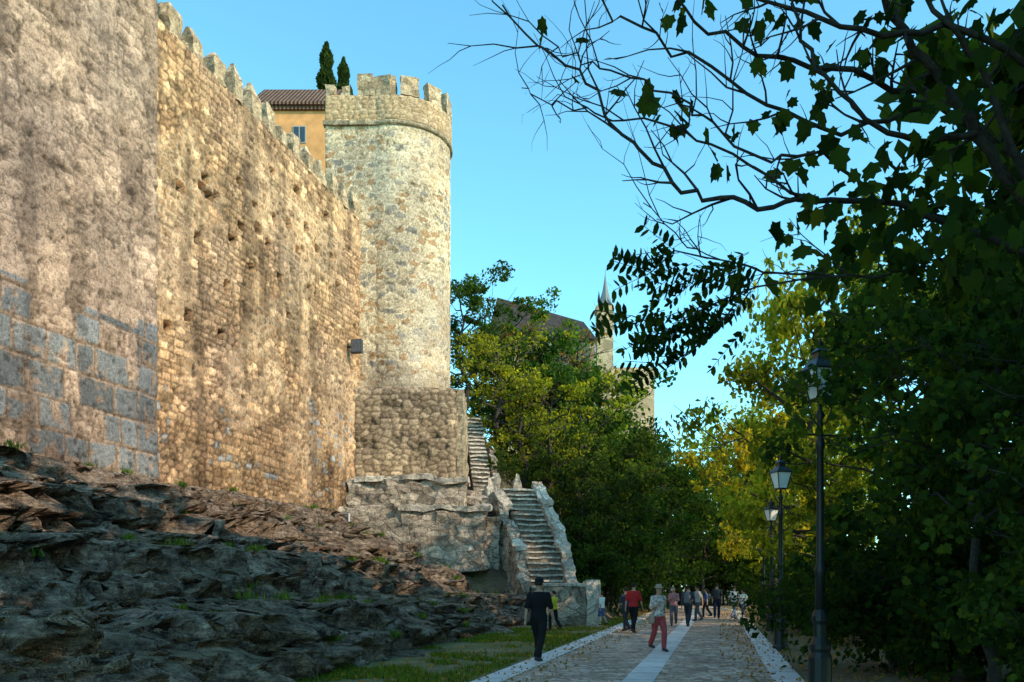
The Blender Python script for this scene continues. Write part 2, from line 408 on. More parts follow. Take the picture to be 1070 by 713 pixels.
def pcol(u,z,L):
    per=int(round(L/.36));cs=L/per
    a,b,e=cells(u+.04*fbm(u*2,z*2,0,3,1),z,cs,.24,36,per)
    C=lerp((.40,.28,.17),(.56,.42,.28),a);C=np.where((e<.02)[:,None],C*.7,C)
    return C,np.clip(e,0,.05)*.9+.04*fbm(u,z,0,3,4)
o=ring_grid('parapet',TR+.06,24.7,25.95,.06,pcol,M_mas);attach(o,tower)
FX0=-9.25;FY=42.72
S,Z=np.meshgrid(np.arange(0,3.35,.055),np.arange(10.8,25.95,.055),indexing='ij');s=S.ravel();z=Z.ravel()
C,out=tcol(s+3,z,40.);C2,out2=pcol(s,z,40.);C=np.where((z>24.6)[:,None],C2,C);out=np.where(z>24.6,out2+.06,out)
o=closed_grid('flank',S,Z,out.reshape(S.shape),C,5.0,Matrix.Translation((FX0,FY,0)),M_mas);attach(o,tower)
def lathe(name,prof,cx,cy,n,mat,smooth=True):
    V=[];F=[]
    for r,z in prof:
        for k in range(n):
            a=2*math.pi*k/n;V.append((cx+r*math.cos(a),cy+r*math.sin(a),z))
    for i in range(len(prof)-1):
        for k in range(n):
            k2=(k+1)%n;F.append((i*n+k,i*n+k2,(i+1)*n+k2,(i+1)*n+k))
    F.append(tuple(range(n))[::-1]);F.append(tuple((len(prof)-1)*n+k for k in range(n)))
    return obj_from(name,V,F,mat,smooth)
dR=TR-2.2
o=lathe('string_course',[(2.1+dR,24.40),(2.30+dR,24.46),(2.35+dR,24.5),(2.35+dR,24.6),(2.32+dR,24.66),(2.2+dR,24.72)],TC[0],TC[1],90,M_base);attach(o,tower)
ax=lambda a,b,z:np.array([a,b,z])
b,t=box_pts(ax,FX0-.1,TC[0]-.1,FY-.17,FY+.2,24.44,24.64);o=rough_hex('string_course',b,t,.15,.015,M_base,3);attach(o,tower)
R_=TR+.1
for k in range(12):
    a0=-1.40+k*2*math.pi/12;a1=a0+.34
    if k in(8,9,10): continue
    h=.9+.25*random.random()
    def pp(a,r,z):return np.array([TC[0]+r*math.cos(a),TC[1]+r*math.sin(a),z])
    b=[pp(a0,R_-.5,25.93),pp(a0,R_,25.93),pp(a1,R_,25.93),pp(a1,R_-.5,25.93)]
    t=[p+np.array([0,0,h]) for p in b]
    o=rough_hex('merlon',b,t,.1,.07,M_merlon,k+50);attach(o,tower)
for i,(x0,wd,h) in enumerate([(-9.25,.45,.5),(-8.45,.4,.45),(-7.65,.8,1.05),(-6.45,.68,.95)]):
    b,t=box_pts(ax,x0,x0+wd,FY-.06,FY+.42,25.9,25.95+h);o=rough_hex('merlon',b,t,.1,.07,M_merlon,70+i);attach(o,tower)
# base
BW=5.35
S,Z=np.meshgrid(np.arange(0,BW,.06),np.arange(5.6,11.5,.06),indexing='ij');s=S.ravel();z=Z.ravel()
r1,r2,e=cells(s+.08*fbm(s*2,z*2,0,3,1),z+.06*fbm(s*2,z*2,9,3,1),.46,.29,71)
C=lerp((.22,.165,.115),(.42,.33,.23),r1);C=np.where((e<.024)[:,None],C*.5,C);C=np.where((r2>.85)[:,None],C*1.3,C)
pit=sstep(.1,.5,fbm(s*2,z*2,6,4,66));C=C*(1-.5*pit[:,None]);dk=sstep(0,.4,fbm(s*.6,z*.6,6,4,68));C=C*(1-.35*dk[:,None])
out=np.clip(e,0,.06)+.10*fbm(s*.8,z*.8,0,4,5)-.1*pit
out=out-.5*np.clip(1-(BW-.06-s)/.6,0,1)**2-.25*np.clip(1-(11.45-z)/.3,0,1)**2
MB=Matrix.Translation((-7.78,42.15,0))@Matrix.Rotation(math.radians(5),4,'Z')
o=closed_grid('base_block',S,Z,out.reshape(S.shape),C,4.6,MB,M_mas);attach(o,tower)
b,t=box_pts(ax,-2.75,-2.42,42.75,47,5.8,11.42);o=rough_hex('base_flank',b,t,.15,.09,M_base,19);attach(o,tower)
# floodlights on wall
def floodlight(sv,zv,label,light=False,wo=.08,k=1):
    base=Wp(sv,wo,zv);e=thing('floodlight',tuple(base),label,'floodlight')
    mh=mat_plain('floodlight_housing',(.5,.5,.5) if light else (.05,.055,.06),.5)
    fn=lambda a,b_,z:Wp(sv+a*k,wo+.12+b_*k,zv+z*k)
    b=[fn(-.1,0,-.27),fn(.1,0,-.27),fn(.1,.45,-.27),fn(-.1,.45,-.27)];t=[fn(-.1,0,.27),fn(.1,0,.27),fn(.1,.45,.27),fn(-.1,.45,.27)]
    attach(rough_hex('housing',b,t,5,0,mh),e)
    b=[fn(-.125,.03,-.24),fn(-.103,.03,-.24),fn(-.103,.42,-.24),fn(-.125,.42,-.24)];t=[p+np.array([0,0,.48*k]) for p in b]
    attach(rough_hex('lens',b,t,5,0,mat_plain('floodlight_lens',(.10,.11,.13),.15,spec=.6)),e)
    b=[fn(-.04,-.16,-.04),fn(.04,-.16,-.04),fn(.04,.0,-.04),fn(-.04,.0,-.04)];t=[p+np.array([0,0,.08*k]) for p in b]
    attach(rough_hex('bracket',b,t,5,0,M_iron),e)
y=18.25*900/(760-363);floodlight(y/.97,1.65+(612-363)/900*y,'dark grey box floodlight fixed to the stone wall',wo=.10,k=1.2)
y=39.6;floodlight(y/.97-.2,4.75,'small pale floodlight on the rock ledge under the wall',True,.6,.7)
# ------------------------------------------------------------------ rock outcrop
ys=np.arange(5,43.6,.07);ts=np.linspace(0,1,280)
Y,T=np.meshgrid(ys,ts,indexing='ij')
xw=-18.25+.25*Y-.3;xf=-2.6+(Y-16.9)*.185+.6*fbm(Y*.4,0*Y,0,3,2)
H=4.9-.005*(Y-21)
X=xw+(xf-xw)*T
prof=1-(.02*sstep(0,.10,T)+.15*sstep(.12,.2,T)+.05*sstep(.2,.34,T)+.22*sstep(.34,.42,T)+.06*sstep(.42,.58,T)+.22*sstep(.58,.66,T)+.06*sstep(.66,.84,T)+.22*sstep(.84,1,T))
zc=H*prof+.42*fbm(X*.4,Y*.3,0,4,5)*np.minimum(1,(1-T)*6)*np.clip(T*5-.5,0,1)
wv=.35*fbm(X*.2,Y*.12,1,3,7)
L=.62;q=zc/L+wv;qf=np.floor(q);fr=q-qf
zq=L*(qf+sstep(.42,.58,fr))-L*wv
Lb=.2;wv2=.5*fbm(X*.5,Y*.3,4,3,27);q2=zc/Lb+wv2;zq2=Lb*(np.floor(q2)+sstep(.36,.64,q2-np.floor(q2)))-Lb*wv2
zz=.6*zq+.4*zq2
bl1,bl2,be=cells(X+.35*fbm(X,Y,0,3,3),Y+.5*fbm(X,Y,5,3,3),.8,1.1,91)
cl1,cl2,cce=cells(X+.2*fbm(X*2,Y*2,0,3,3),Y+.2*fbm(X*2,Y*2,5,3,3),.45,.5,93)
ed=np.minimum(1,(1-T)*8)*np.clip(T*6-.3,0,1)
zz=zz+(.24*(bl1-.5)+.12*(cl1-.5))*ed-.22*np.clip(1-be/.06,0,1)*ed+.07*fbm(X*1.8,Y*1.4,zz*2,4,6)
fade=np.minimum(1,(1-T)*14);zz=zz*fade-.12*(1-fade)
lk=np.floor(zz/.24+wv*2.2);lk2=np.floor(zz/.10+wv*3)
lay=vn(X*.5,Y*.6,lk*5.37,12);lay2=vn(X*1.2,Y*1.6,lk2*3.71,15)
XX=X+(.6*lay+.34*lay2+.2*fbm(X*2.5,Y*2.5,zz*5,4,17)+.55*(bl2-.5)+.2*(cl2-.5))*np.clip(T*6-.2,0,1)
YY=Y+.2*vn(X*1.5,Y*1.5,zz*3,19)
idx=np.arange(Y.size).reshape(Y.shape)
F=np.stack([idx[:-1,:-1],idx[:-1,1:],idx[1:,1:],idx[1:,:-1]],-1).reshape(-1,4)
me=fast_mesh('rock_outcrop',np.c_[XX.ravel(),YY.ravel(),zz.ravel()],F,M_rock)
rock=structure(link('rock_outcrop',me))
rockpts=np.c_[XX.ravel(),YY.ravel(),zz.ravel()]
# ------------------------------------------------------------------ ground, path
def xc(d): return 2.16+.24*(d-14.7)-.012*np.maximum(0,d-52)**2
o=obj_from('ground',[(-400,-60,0),(500,-60,0),(500,900,0),(-400,900,0)],[(0,1,2,3)],M_ground);structure(o)
def strip(name,o0,o1,z,y0,y1,mat,step=1.0,thick=None):
    ds=np.arange(y0,y1,step);V=[];F=[]
    for d in ds:
        for oo in(o0,o1):
            V.append((float(xc(d))+oo,d,z))
    if thick:
        n=len(V)
        for v in list(V):V.append((v[0],v[1],z-thick))
    for i in range(len(ds)-1):
        F.append((2*i,2*i+1,2*i+3,2*i+2))
        if thick:
            F.append((2*i,2*i+2,n+2*i+2,n+2*i));F.append((2*i+1,n+2*i+1,n+2*i+3,2*i+3))
    o=obj_from(name,V,F,mat)
    uv=o.data.uv_layers.new(name='UVMap')
    for l in o.data.loops:
        v=o.data.vertices[l.vertex_index].co;uv.data[l.index].uv=(v.y,.5+(l.vertex_index%2)*.3)
    return structure(o)
strip('path',-2.45,2.45,.03,-5,75,M_cob,thick=.05)
strip('paving_strip',-2.75,-2.25,.055,-5,75,M_slab,thick=.07)
strip('paving_strip',-.27,.27,.036,-5,75,M_slab)
strip('paving_strip',2.3,2.8,.055,-5,75,M_slab,thick=.07)
strip('verge',-6.5,-2.6,.006,2,52,M_verge)
strip('verge',2.7,12,.006,2,75,M_ground)
# ------------------------------------------------------------------ hill
def hz(x,y):
    xl=xc(np.minimum(y,60.))-2.6
    e=xl-x
    hgt=np.clip((e-1.2)*1.12,0,13.5)+np.clip((e-14)*.3,0,8)
    r=sstep(38.5,45,y)
    zz=hgt*r
    zz=np.where((y<42)&(x<2.9),np.minimum(zz,np.clip((y-37)/7*6.5-1.2,0,9)),zz)
    zz=np.where((y>=42)&(y<46)&(x<2.5),np.minimum(zz,np.clip(3.4+(y-42)*.7,0,6.0)),zz)
    zz=np.where((y>=46)&(y<52)&(x<-.8),np.minimum(zz,6.0+(y-46)*1.0),zz)
    return zz
xs=np.arange(-60,22,.5);yy=np.arange(38,140,.5)
X,Y=np.meshgrid(xs,yy,indexing='ij');Zh=hz(X,Y);Zh=Zh+np.minimum(Zh*.25,.35)*fbm(X*.4,Y*.4,0,4,3)-.05*(Zh<.02)
keep=~((X< -7)&(Y<48));
idx=np.arange(X.size).reshape(X.shape)
F=np.stack([idx[:-1,:-1],idx[1:,:-1],idx[1:,1:],idx[:-1,1:]],-1).reshape(-1,4)
kf=keep.ravel()[F].all(1);F=F[kf]
structure(link('hillside',fast_mesh('hillside',np.c_[X.ravel(),Y.ravel(),Zh.ravel()],F,M_hill,smooth=True)))
V=[(-120,-10,14),(-21,-10,14),(-9.6,44,14),(-9.0,49,14.5),(-9,70,20),(-20,75,24),(-120,75,24)]
structure(obj_from('hilltop_ground',V,[tuple(range(7))],M_hill))
# ------------------------------------------------------------------ staircase
st=thing('stone_staircase',(1.2,37,0),'steep outdoor stone staircase with worn thick side parapets and landing','staircase')
NS=24;P0=np.array([1.75,36.6]);P1=np.array([.25,43.6]);D=(P1-P0);Ln=np.linalg.norm(D);D=D/Ln;Nr=np.array([D[1],-D[0]])
def SP(a,b,z):
    q=P0+D*a+Nr*(b+.35*math.sin(max(0,min(1,a/Ln))*math.pi));return np.array([q[0],q[1],z])
M_step=mat_stone('worn_step_stone',(.50,.43,.36),(.60,.53,.45),(.38,.33,.28),.8,1,.01)
M_riser=mat_stone('shade_dark_riser_stone',(.16,.13,.10),(.24,.195,.16),(.12,.1,.085),1.2,1,.02)  # risers coloured darker than treads, as shade, so the steps stand out
def stair(fn,n,L_,za,zb,hw,seed):
    rh=(zb-za)/n;dp=L_/n
    for i in range(n):
        zt=za+(i+1)*rh
        b,t=box_pts(fn,i*dp+.07,(i+1)*dp+.14,-hw,hw,zt-.7,zt-.09)
        o=rough_hex('step',b,t,.3,.01,M_riser,i+seed)
        b,t=box_pts(fn,i*dp,(i+1)*dp+.1,-hw,hw,zt-.085,zt)
        o2=rough_hex('step',b,t,.2,.045,M_step,i+seed+5)
        bm=bmesh.new();bm.from_mesh(o.data);n1=len(bm.faces);bm.from_mesh(o2.data);bm.faces.ensure_lookup_table()
        for f in bm.faces[n1:]: f.material_index=1
        bm.to_mesh(o.data);bm.free();o.data.materials.append(M_step);bpy.data.objects.remove(o2)
        attach(o,st)
stair(SP,NS,Ln,0,6.5,.80,0)
def slope_wall(name,a0,a1,b0,b1,zb0,zb1,zt0,zt1,mat,amp=.05,seed=0,fn=SP,res=.14):
    b=[fn(a0,b0,zb0),fn(a1,b0,zb1),fn(a1,b1,zb1),fn(a0,b1,zb0)];t=[fn(a0,b0,zt0),fn(a1,b0,zt1),fn(a1,b1,zt1),fn(a0,b1,zt0)]
    return attach(rough_hex(name,b,t,res,amp,mat,seed),st)
slope_wall('parapet',-.6,.9,.80,1.24,-.3,-.3,1.4,1.5,M_coping,.09,2)
zs_=[1.5,2.9,4.1,5.5,6.9];as_=[.85,2.5,4.1,5.7,Ln+.1]
for i in range(4):
    slope_wall('parapet',as_[i],as_[i+1]+.05,.81,1.17,-.3,0 if i<2 else 1.5,zs_[i],zs_[i+1]-.15,M_ret,.12,20+i)
    slope_wall('coping',as_[i],as_[i+1]-.12,.74,1.26,zs_[i]+.02,zs_[i+1]-.25,zs_[i]+.26,zs_[i+1]-.02,M_coping,.11,30+i)
zs_=[1.8,3.2,4.0,5.4,6.6];as_=[1.6,2.9,4.2,5.7,Ln+.1]
for i in range(4):
    slope_wall('parapet',as_[i],as_[i+1]+.05,-1.3,-.81,-.3,0 if i<2 else 1.5,zs_[i],zs_[i+1]-.35,M_ret,.16,50+i)
    if i in(1,3):slope_wall('coping',as_[i],as_[i+1]-.2,-1.3,-.77,zs_[i]-.02,zs_[i+1]-.35,zs_[i]+.2,zs_[i+1]-.15,M_coping,.13,60+i)
for i,(x0,x1,y0,y1,z1) in enumerate([(-.9,.5,41.9,43.2,4.5),(-.3,.8,40.6,42.0,3.3),(.1,1.0,39.2,40.7,2.2)]):
    b,t=box_pts(ax,x0,x1,y0,y1,0,z1,.1);attach(rough_hex('ledge_block',b,t,.14,.2,M_ret,70+i,1.3),st)
b,t=box_pts(ax,-2.5,1.5,43.5,46.6,4.0,6.5);attach(rough_hex('landing',b,t,.2,.09,M_ret,8),st)
b,t=box_pts(ax,-1.3,-.75,43.3,43.9,5.5,7.1,.08);attach(rough_hex('parapet',b,t,.12,.16,M_coping,12),st)
b,t=box_pts(ax,.0,.5,46.0,46.5,6.3,7.6,.1);attach(rough_hex('parapet',b,t,.12,.16,M_coping,13),st)
Q0=np.array([-1.5,45.6]);Q1=np.array([-2.35,51.3]);D2=Q1-Q0;L2=np.linalg.norm(D2);D2/=L2;N2=np.array([D2[1],-D2[0]])
def SP2(a,b,z): q=Q0+D2*a+N2*b;return np.array([q[0],q[1],z])
stair(SP2,19,L2,6.5,11.6,.50,100)
slope_wall('parapet',0,1.0,.62,.95,5.5,5.5,7.3,7.7,M_coping,.14,31,SP2,.12)
slope_wall('parapet',1.6,3.0,.6,.9,5.5,7,8.4,9.3,M_ret,.14,33,SP2,.12)
# retaining wall under the tower
rw=thing('retaining_wall',(-3,42,3),'low stepped retaining wall of pale weathered limestone blocks','wall')
for i,(x0,x1,y0,y1,z0,z1) in enumerate([(-7.9,-2.2,41.2,42.6,3.2,6.7),(-2.3,-1.2,42.2,43.6,2.6,6.0),(-5.2,-1.2,40.4,41.5,2.4,5.2),(-1.3,-.5,41.3,42.4,1.5,4.9),(-8.4,-5.0,40.5,41.4,3,5.4)]):
    b,t=box_pts(ax,x0,x1,y0,y1,z0,z1,.08);attach(rough_hex('wall_section',b,t,.12,.22,M_ret,60+i,1.2),rw)
for i,(x0,x1,y0,y1,z0,z1) in enumerate([(-7.5,-2.1,41.1,42.6,6.6,6.85),(-5.3,-1.0,40.3,41.6,5.15,5.4)]):
    b,t=box_pts(ax,x0,x1,y0,y1,z0,z1);attach(rough_hex('coping',b,t,.12,.16,M_coping,80+i,1.2),rw)
pier=thing('stone_pier',(2.5,34.6,0),'stone end wall block at the foot of the staircase','wall')
b,t=box_pts(ax,1.3,3.0,34.7,35.5,-.2,1.62);attach(rough_hex('wall_section',b,t,.16,.06,M_ret,90),pier)
b,t=box_pts(ax,3.0,3.55,34.5,36.6,-.2,1.85);attach(rough_hex('end_block',b,t,.16,.06,M_coping,91),pier)
b,t=box_pts(ax,1.2,3.0,34.62,35.58,1.62,1.74);attach(rough_hex('coping',b,t,.16,.04,M_coping,92),pier)
# ------------------------------------------------------------------ house behind wall
hs=thing('plaster_house',(-14,58,20),'ochre plastered house with brown tiled roof rising behind the wall','house')
M_pl=mat_plain('ochre_plaster',(.64,.30,.12),.9,.2,1.5)
def mat_tile():
    m,nt,b,o=newmat('clay_roof_tiles');p=pos(nt,obj=True)
    wv=N(nt,'TexWave',Scale=1.2,bands_direction='X');nt.links.new(p,wv.inputs['Vector'])
    n1=noise(nt,p,3,4,.7);c=mix(nt,ramp(nt,n1,[(.3,(.10,.055,.04)),(.7,(.26,.14,.09))]),ramp(nt,wv.outputs['Fac'],[(0,.5),(1,1.2)]),1,'MULTIPLY')
    nt.links.new(c,b.inputs['Base Color']);bump(nt,b,wv.outputs['Fac'],1,.1);return m
M_tile=mat_tile();M_slate=mat_plain('dark_slate',(.04,.032,.032),.8,.4,1.5)
M_white=mat_plain('grey_painted_wood',(.33,.32,.32),.6,.05);M_glass=mat_plain('window_glass',(.03,.04,.05),.1,.1,spec=.8)
HX0,HX1=-17.2,-12.2
zt=1.65+(612-112)/900*58
b,t=box_pts(ax,HX0,HX1,58,64,14,zt);attach(rough_hex('wall',b,t,5,0,M_pl),hs)
ov=.35;zr=36.6
V=[(HX0-ov,58-ov,zt),(HX1+ov,58-ov,zt),(HX1+ov,61,zr),(HX0-ov,61,zr),(HX0-ov,64+ov,zt),(HX1+ov,64+ov,zt)]
V2=[(v[0],v[1],v[2]+.18) for v in V]
Vr=V+V2;Fr=[(0,1,2,3),(3,2,5,4),(6,9,8,7),(9,10,11,8),(0,6,7,1),(4,5,11,10),(0,3,9,6),(3,4,10,9),(1,7,8,2),(2,8,11,5)]
attach(obj_from('roof',Vr,Fr,M_tile),hs)
b,t=box_pts(ax,HX0-.2,HX1+.2,57.8,57.99,zt-.25,zt-.02);attach(rough_hex('eave',b,t,5,0,M_tile),hs)
def window(px,py,wd,h,d,par):
    c=P(px,py,d)
    b,t=box_pts(ax,c[0]-wd/2-.07,c[0]+wd/2+.07,d-.06,d+.05,c[2]-h/2-.07,c[2]+h/2+.07);fr=attach(rough_hex('window',b,t,5,0,M_white),par)
    b,t=box_pts(ax,c[0]-wd/2,c[0]+wd/2,d-.08,d-.05,c[2]-h/2,c[2]+h/2);g=rough_hex('pane',b,t,5,0,M_glass);attach(g,fr)
    b,t=box_pts(ax,c[0]-.03,c[0]+.03,d-.1,d-.07,c[2]-h/2,c[2]+h/2);g=rough_hex('mullion',b,t,5,0,M_white);attach(g,fr)
window(313,141,.75,1.0,58,hs)
# ------------------------------------------------------------------ castle far behind
cs=thing('castle',(12,125,20),'distant tan stone castle with slate roof and pointed turret spire','castle')
M_ct=mat_stone('castle_stone',(.42,.30,.18),(.52,.39,.25),(.38,.29,.19),.8,1.2)
def wbox(px0,px1,py0,py1,d,dep,name,mat):
    a=P(px0,py1,d);c=P(px1,py0,d);b,t=box_pts(ax,a[0],c[0],d,d+dep,max(0,a[2]),c[2]);return attach(rough_hex(name,b,t,3,.0,mat),cs)
wbox(515,622,356,520,122,10,'wing',M_ct);wbox(624,641,322,520,118,2.3,'turret',M_ct);wbox(641,684,384,520,122,10,'keep',M_ct)
wbox(623,642,319,324,117.8,2.7,'cornice',M_ct)
def roofprism(p0,p1,y0,y1,ze,zr,name):
    V=[(p0,y0,ze),(p1,y0,ze),(p1,y1,ze),(p0,y1,ze),(p0+1.5,(y0+y1)/2,zr),(p1-1.5,(y0+y1)/2,zr-3.6)]
    return attach(obj_from(name,V,[(0,1,5,4),(1,2,5),(2,3,4,5),(3,0,4),(3,2,1,0)],M_slate),cs)
roofprism(P(508,0,122)[0],P(624,0,122)[0],121.5,132.5,P(0,356,122)[2],P(0,311,127)[2],'roof')
c=P(632.5,319,119.15)
attach(lathe('spire',[(1.05,c[2]),(.9,c[2]+.3),(.42,c[2]+1.8),(.18,c[2]+3.2),(.05,c[2]+4.2),(.02,c[2]+5.0)],c[0],119.15,8,mat_plain('lead_spire',(.16,.18,.19),.5,.2),False),cs)
for dx in(-1.0,1.0):
    attach(lathe('pinnacle',[(.2,c[2]),(.18,c[2]+.5),(.02,c[2]+1.5)],c[0]+dx,118.0,8,M_slate,False),cs)
# ------------------------------------------------------------------ trees
def tubes(paths,n=6):
    V=[];F=[]
    for pts,rad in paths:
        pts=[np.array(p,float) for p in pts];base=len(V)
        for i,p in enumerate(pts):
            d=pts[min(i+1,len(pts)-1)]-pts[max(i-1,0)];d=d/(np.linalg.norm(d)+1e-9)
            a=np.cross(d,[.31,.22,.92] if abs(d[2])<.8 else [1,0,0]);a/=np.linalg.norm(a)+1e-9;b=np.cross(d,a)
            for k in range(n):
                t=2*math.pi*k/n;V.append(p+rad[i]*(a*math.cos(t)+b*math.sin(t)))
        for i in range(len(pts)-1):
            for k in range(n):
                k2=(k+1)%n;F.append((base+i*n+k,base+i*n+k2,base+(i+1)*n+k2,base+(i+1)*n+k))
    return np.array(V),np.array(F)
RHOMB=(np.array([(0,-.5,0),(.32,-.05,.1),(0,.55,0),(-.32,-.05,.1)]),[(0,1,2,3)])
half=[(0,-.42,0),(.24,-.50,.03),(.34,-.26,.05),(.52,-.10,.12),(.33,.06,.06),(.34,.32,.07),(.17,.32,.02),(0,.62,0)]
LV=np.array(half+[(-x,y,z) for x,y,z in half[1:7]])
LOBED=(LV,[(0,1,2,3,4,5,6,7),(0,7,13,12,11,10,9,8)])
ELL=(np.array([(0,-.5,0),(.2,-.25,.04),(.22,.15,.04),(0,.5,0),(-.22,.15,.04),(-.2,-.25,.04)]),[(0,1,2,3,4,5)])
def leaf_cloud(name,Cn,size,rng,tmpl,droop=.4,rnd=None,dirs=None):
    T,Fs=tmpl;n=len(Cn);k=len(T)
    t=rng.normal(size=(n,3));t/=np.linalg.norm(t,axis=1)[:,None]
    t=t+np.array([0,0,-droop]);
    if dirs is not None:t=dirs.copy()
    t/=np.linalg.norm(t,axis=1)[:,None]
    r=rng.normal(size=(n,3));nn=np.cross(t,r);nn/=np.linalg.norm(nn,axis=1)[:,None];b=np.cross(nn,t)
    sz=(size*rng.uniform(.55,1.25,n))[:,None,None]
    V=Cn[:,None,:]+sz*(T[None,:,0,None]*b[:,None,:]+T[None,:,1,None]*t[:,None,:]+T[None,:,2,None]*nn[:,None,:])
    F=(np.arange(n)[:,None,None]*k+np.array(Fs)[None]).reshape(-1,len(Fs[0]))
    rr=np.repeat(rng.random(n) if rnd is None else rnd,len(Fs))
    return fast_mesh(name,V.reshape(-1,3),F,M_leaf,rr)
def gen_tree(seed,H,R,z0,ncl,per,lsize,tmpl=RHOMB,tr=.22,clr=.55,droop=.4,ns=14,sub=4,zmin=.1):
    rng=np.random.default_rng(seed)
    paths=[];pts=[]
    tp=[np.array([0,0,-.3])];
    for i in range(1,9):
        tp.append(np.array([.06*H*fbm(np.array([i*.5]),0,0,2,seed)[0],.06*H*fbm(np.array([i*.5]),3,0,2,seed)[0],H*.88*i/8]))
    paths.append((tp,[tr*(1-.85*i/8)*(1.4 if i==0 else 1) for i in range(9)]))
    for i in range(ns):
        f=(i+.5)/ns;zb=z0+(H*.85-z0)*f
        k=min(7,int(zb/(H*.88)*8));w_=zb/(H*.88)*8-k;p=tp[k]*(1-w_)+tp[k+1]*w_
        az=i*2.4+rng.uniform(-.4,.4);prof=math.sqrt(max(.08,1-(abs(f-.42)/.68)**2))
        L=R*prof*rng.uniform(.65,1.25);up=.25+.55*f
        q=[p];dirv=np.array([math.cos(az),math.sin(az),up])
        for j in range(1,6):
            q.append(p+dirv*L*j/5+rng.normal(size=3)*.05*L+np.array([0,0,-.04*L*(j/5)**2]))
        r0=tr*.42*(1-.5*f);paths.append((q,[r0*(1-.8*j/5) for j in range(6)]))
        for j in range(2,6): pts.append(q[j])
        for s_ in range(sub):
            j=rng.integers(2,6);a2=az+rng.uniform(-1.2,1.2);L2_=L*rng.uniform(.3,.6)
            dd=np.array([math.cos(a2),math.sin(a2),rng.uniform(-.2,.8)])
            qq=[q[j]+dd*L2_*m/3+rng.normal(size=3)*.04*L2_ for m in range(4)]
            paths.append((qq,[r0*.35*(1-.7*m/3) for m in range(4)]))
            pts+=[qq[1],qq[2],qq[3],qq[3]]
    pts.append(np.array([tp[-1][0],tp[-1][1],H*.93]))
    pts=np.array(pts)
    V,F=tubes(paths,5);tm=fast_mesh('trunk',V,F,M_bark,smooth=True)
    ci=rng.integers(0,len(pts),ncl);cc=pts[ci]+rng.normal(size=(ncl,3))*clr*.45
    cr=clr*rng.uniform(.35,1.3,ncl);crv=rng.uniform(-.3,.3,ncl)
    A=np.repeat(np.arange(ncl),per)
    g=rng.normal(size=(len(A),3));g*=(1/np.maximum(1,np.linalg.norm(g,axis=1)/1.8))[:,None]
    Cn=cc[A]+g*cr[A][:,None]*np.array([.62,.62,.40])
    Cn[:,2]=np.maximum(Cn[:,2],zmin)
    rnd=np.clip(rng.random(len(A))*.75+crv[A]+.12,0,1)
    rnd=np.where(rng.random(len(A))<.03,.97,np.minimum(rnd,.88))
    return tm,leaf_cloud('crown',Cn,lsize,rng,tmpl,droop,rnd)
T_A=gen_tree(1,9,2.9,2.2,115,44,.24,clr=.58)
T_B=gen_tree(2,10,3.3,2.0,130,48,.26,clr=.66,ns=16)
T_C=gen_tree(3,8,2.6,1.8,80,34,.21,clr=.5)
T_D=gen_tree(4,12,3.6,2.5,135,44,.28,clr=.7,ns=18)
T_SHADE=gen_tree(24,12,4.0,1.5,160,26,.55,clr=1.0,ns=20)
T_N=gen_tree(14,8,2.4,2.0,40,26,.2,clr=.45,ns=20,sub=7)
T_S=gen_tree(5,2.6,1.7,.2,60,34,.2,clr=.5,tr=.06,ns=9)
T_L=gen_tree(6,8.5,2.5,.5,200,24,.18,tmpl=LOBED,clr=.45,tr=.16,ns=22,droop=.9)
T_M=gen_tree(16,8.5,2.5,3.6,150,22,.18,tmpl=LOBED,clr=.45,tr=.13,ns=18,droop=.9,zmin=2.5)
def gen_cypress(seed,H,R):
    rng=np.random.default_rng(seed);n=8000
    f=rng.random(n);r=R*np.minimum(1,(1-f)*2.0)**.75*np.minimum(1,f*8+.4)*(.85+.45*vn(f*12,0*f,0*f,seed))*np.sqrt(rng.uniform(.2,1,n));a=rng.uniform(0,6.28,n)
    Cn=np.c_[r*np.cos(a),r*np.sin(a),.4+f*(H-.4)]
    d=np.c_[.4*np.cos(a),.4*np.sin(a),np.ones(n)]+rng.normal(size=(n,3))*.25
    V,F=tubes([([(0,0,-.3),(0,0,H*.5),(0,0,H*.9)],[.22,.12,.03])],6)
    return fast_mesh('trunk',V,F,M_bark),leaf_cloud('crown',Cn,.45,rng,RHOMB,0,rng.random(n)*.85,d)
T_Y=gen_cypress(7,12,1.25)
def put(tp,x,y,z,sc,rot,col,label,name='tree',cat='tree',group=None,zs=1):
    e=thing(name,(x,y,z),label,cat,group);e.rotation_euler=(0,0,rot);e.scale=(sc,sc,sc*zs)
    for m,nm in((tp[0],'trunk'),(tp[1],'crown')):
        o=bpy.data.objects.new(nm,m);COL.objects.link(o);o.parent=e
        if nm=='crown':o.color=(*col,1)
    return e
G_d=(.033,.06,.018);G_m=(.05,.092,.022);G_y=(.15,.18,.026);G_o=(.26,.23,.03);G_b=(.17,.11,.045);G_k=(.024,.047,.014)  # on the right-hand trees the yellow and gold carry the sunlit glow
rr=random.Random(3)
AY='airy yellow-green tree on the slope above the stairs';LG='leafy green tree on the wooded slope'
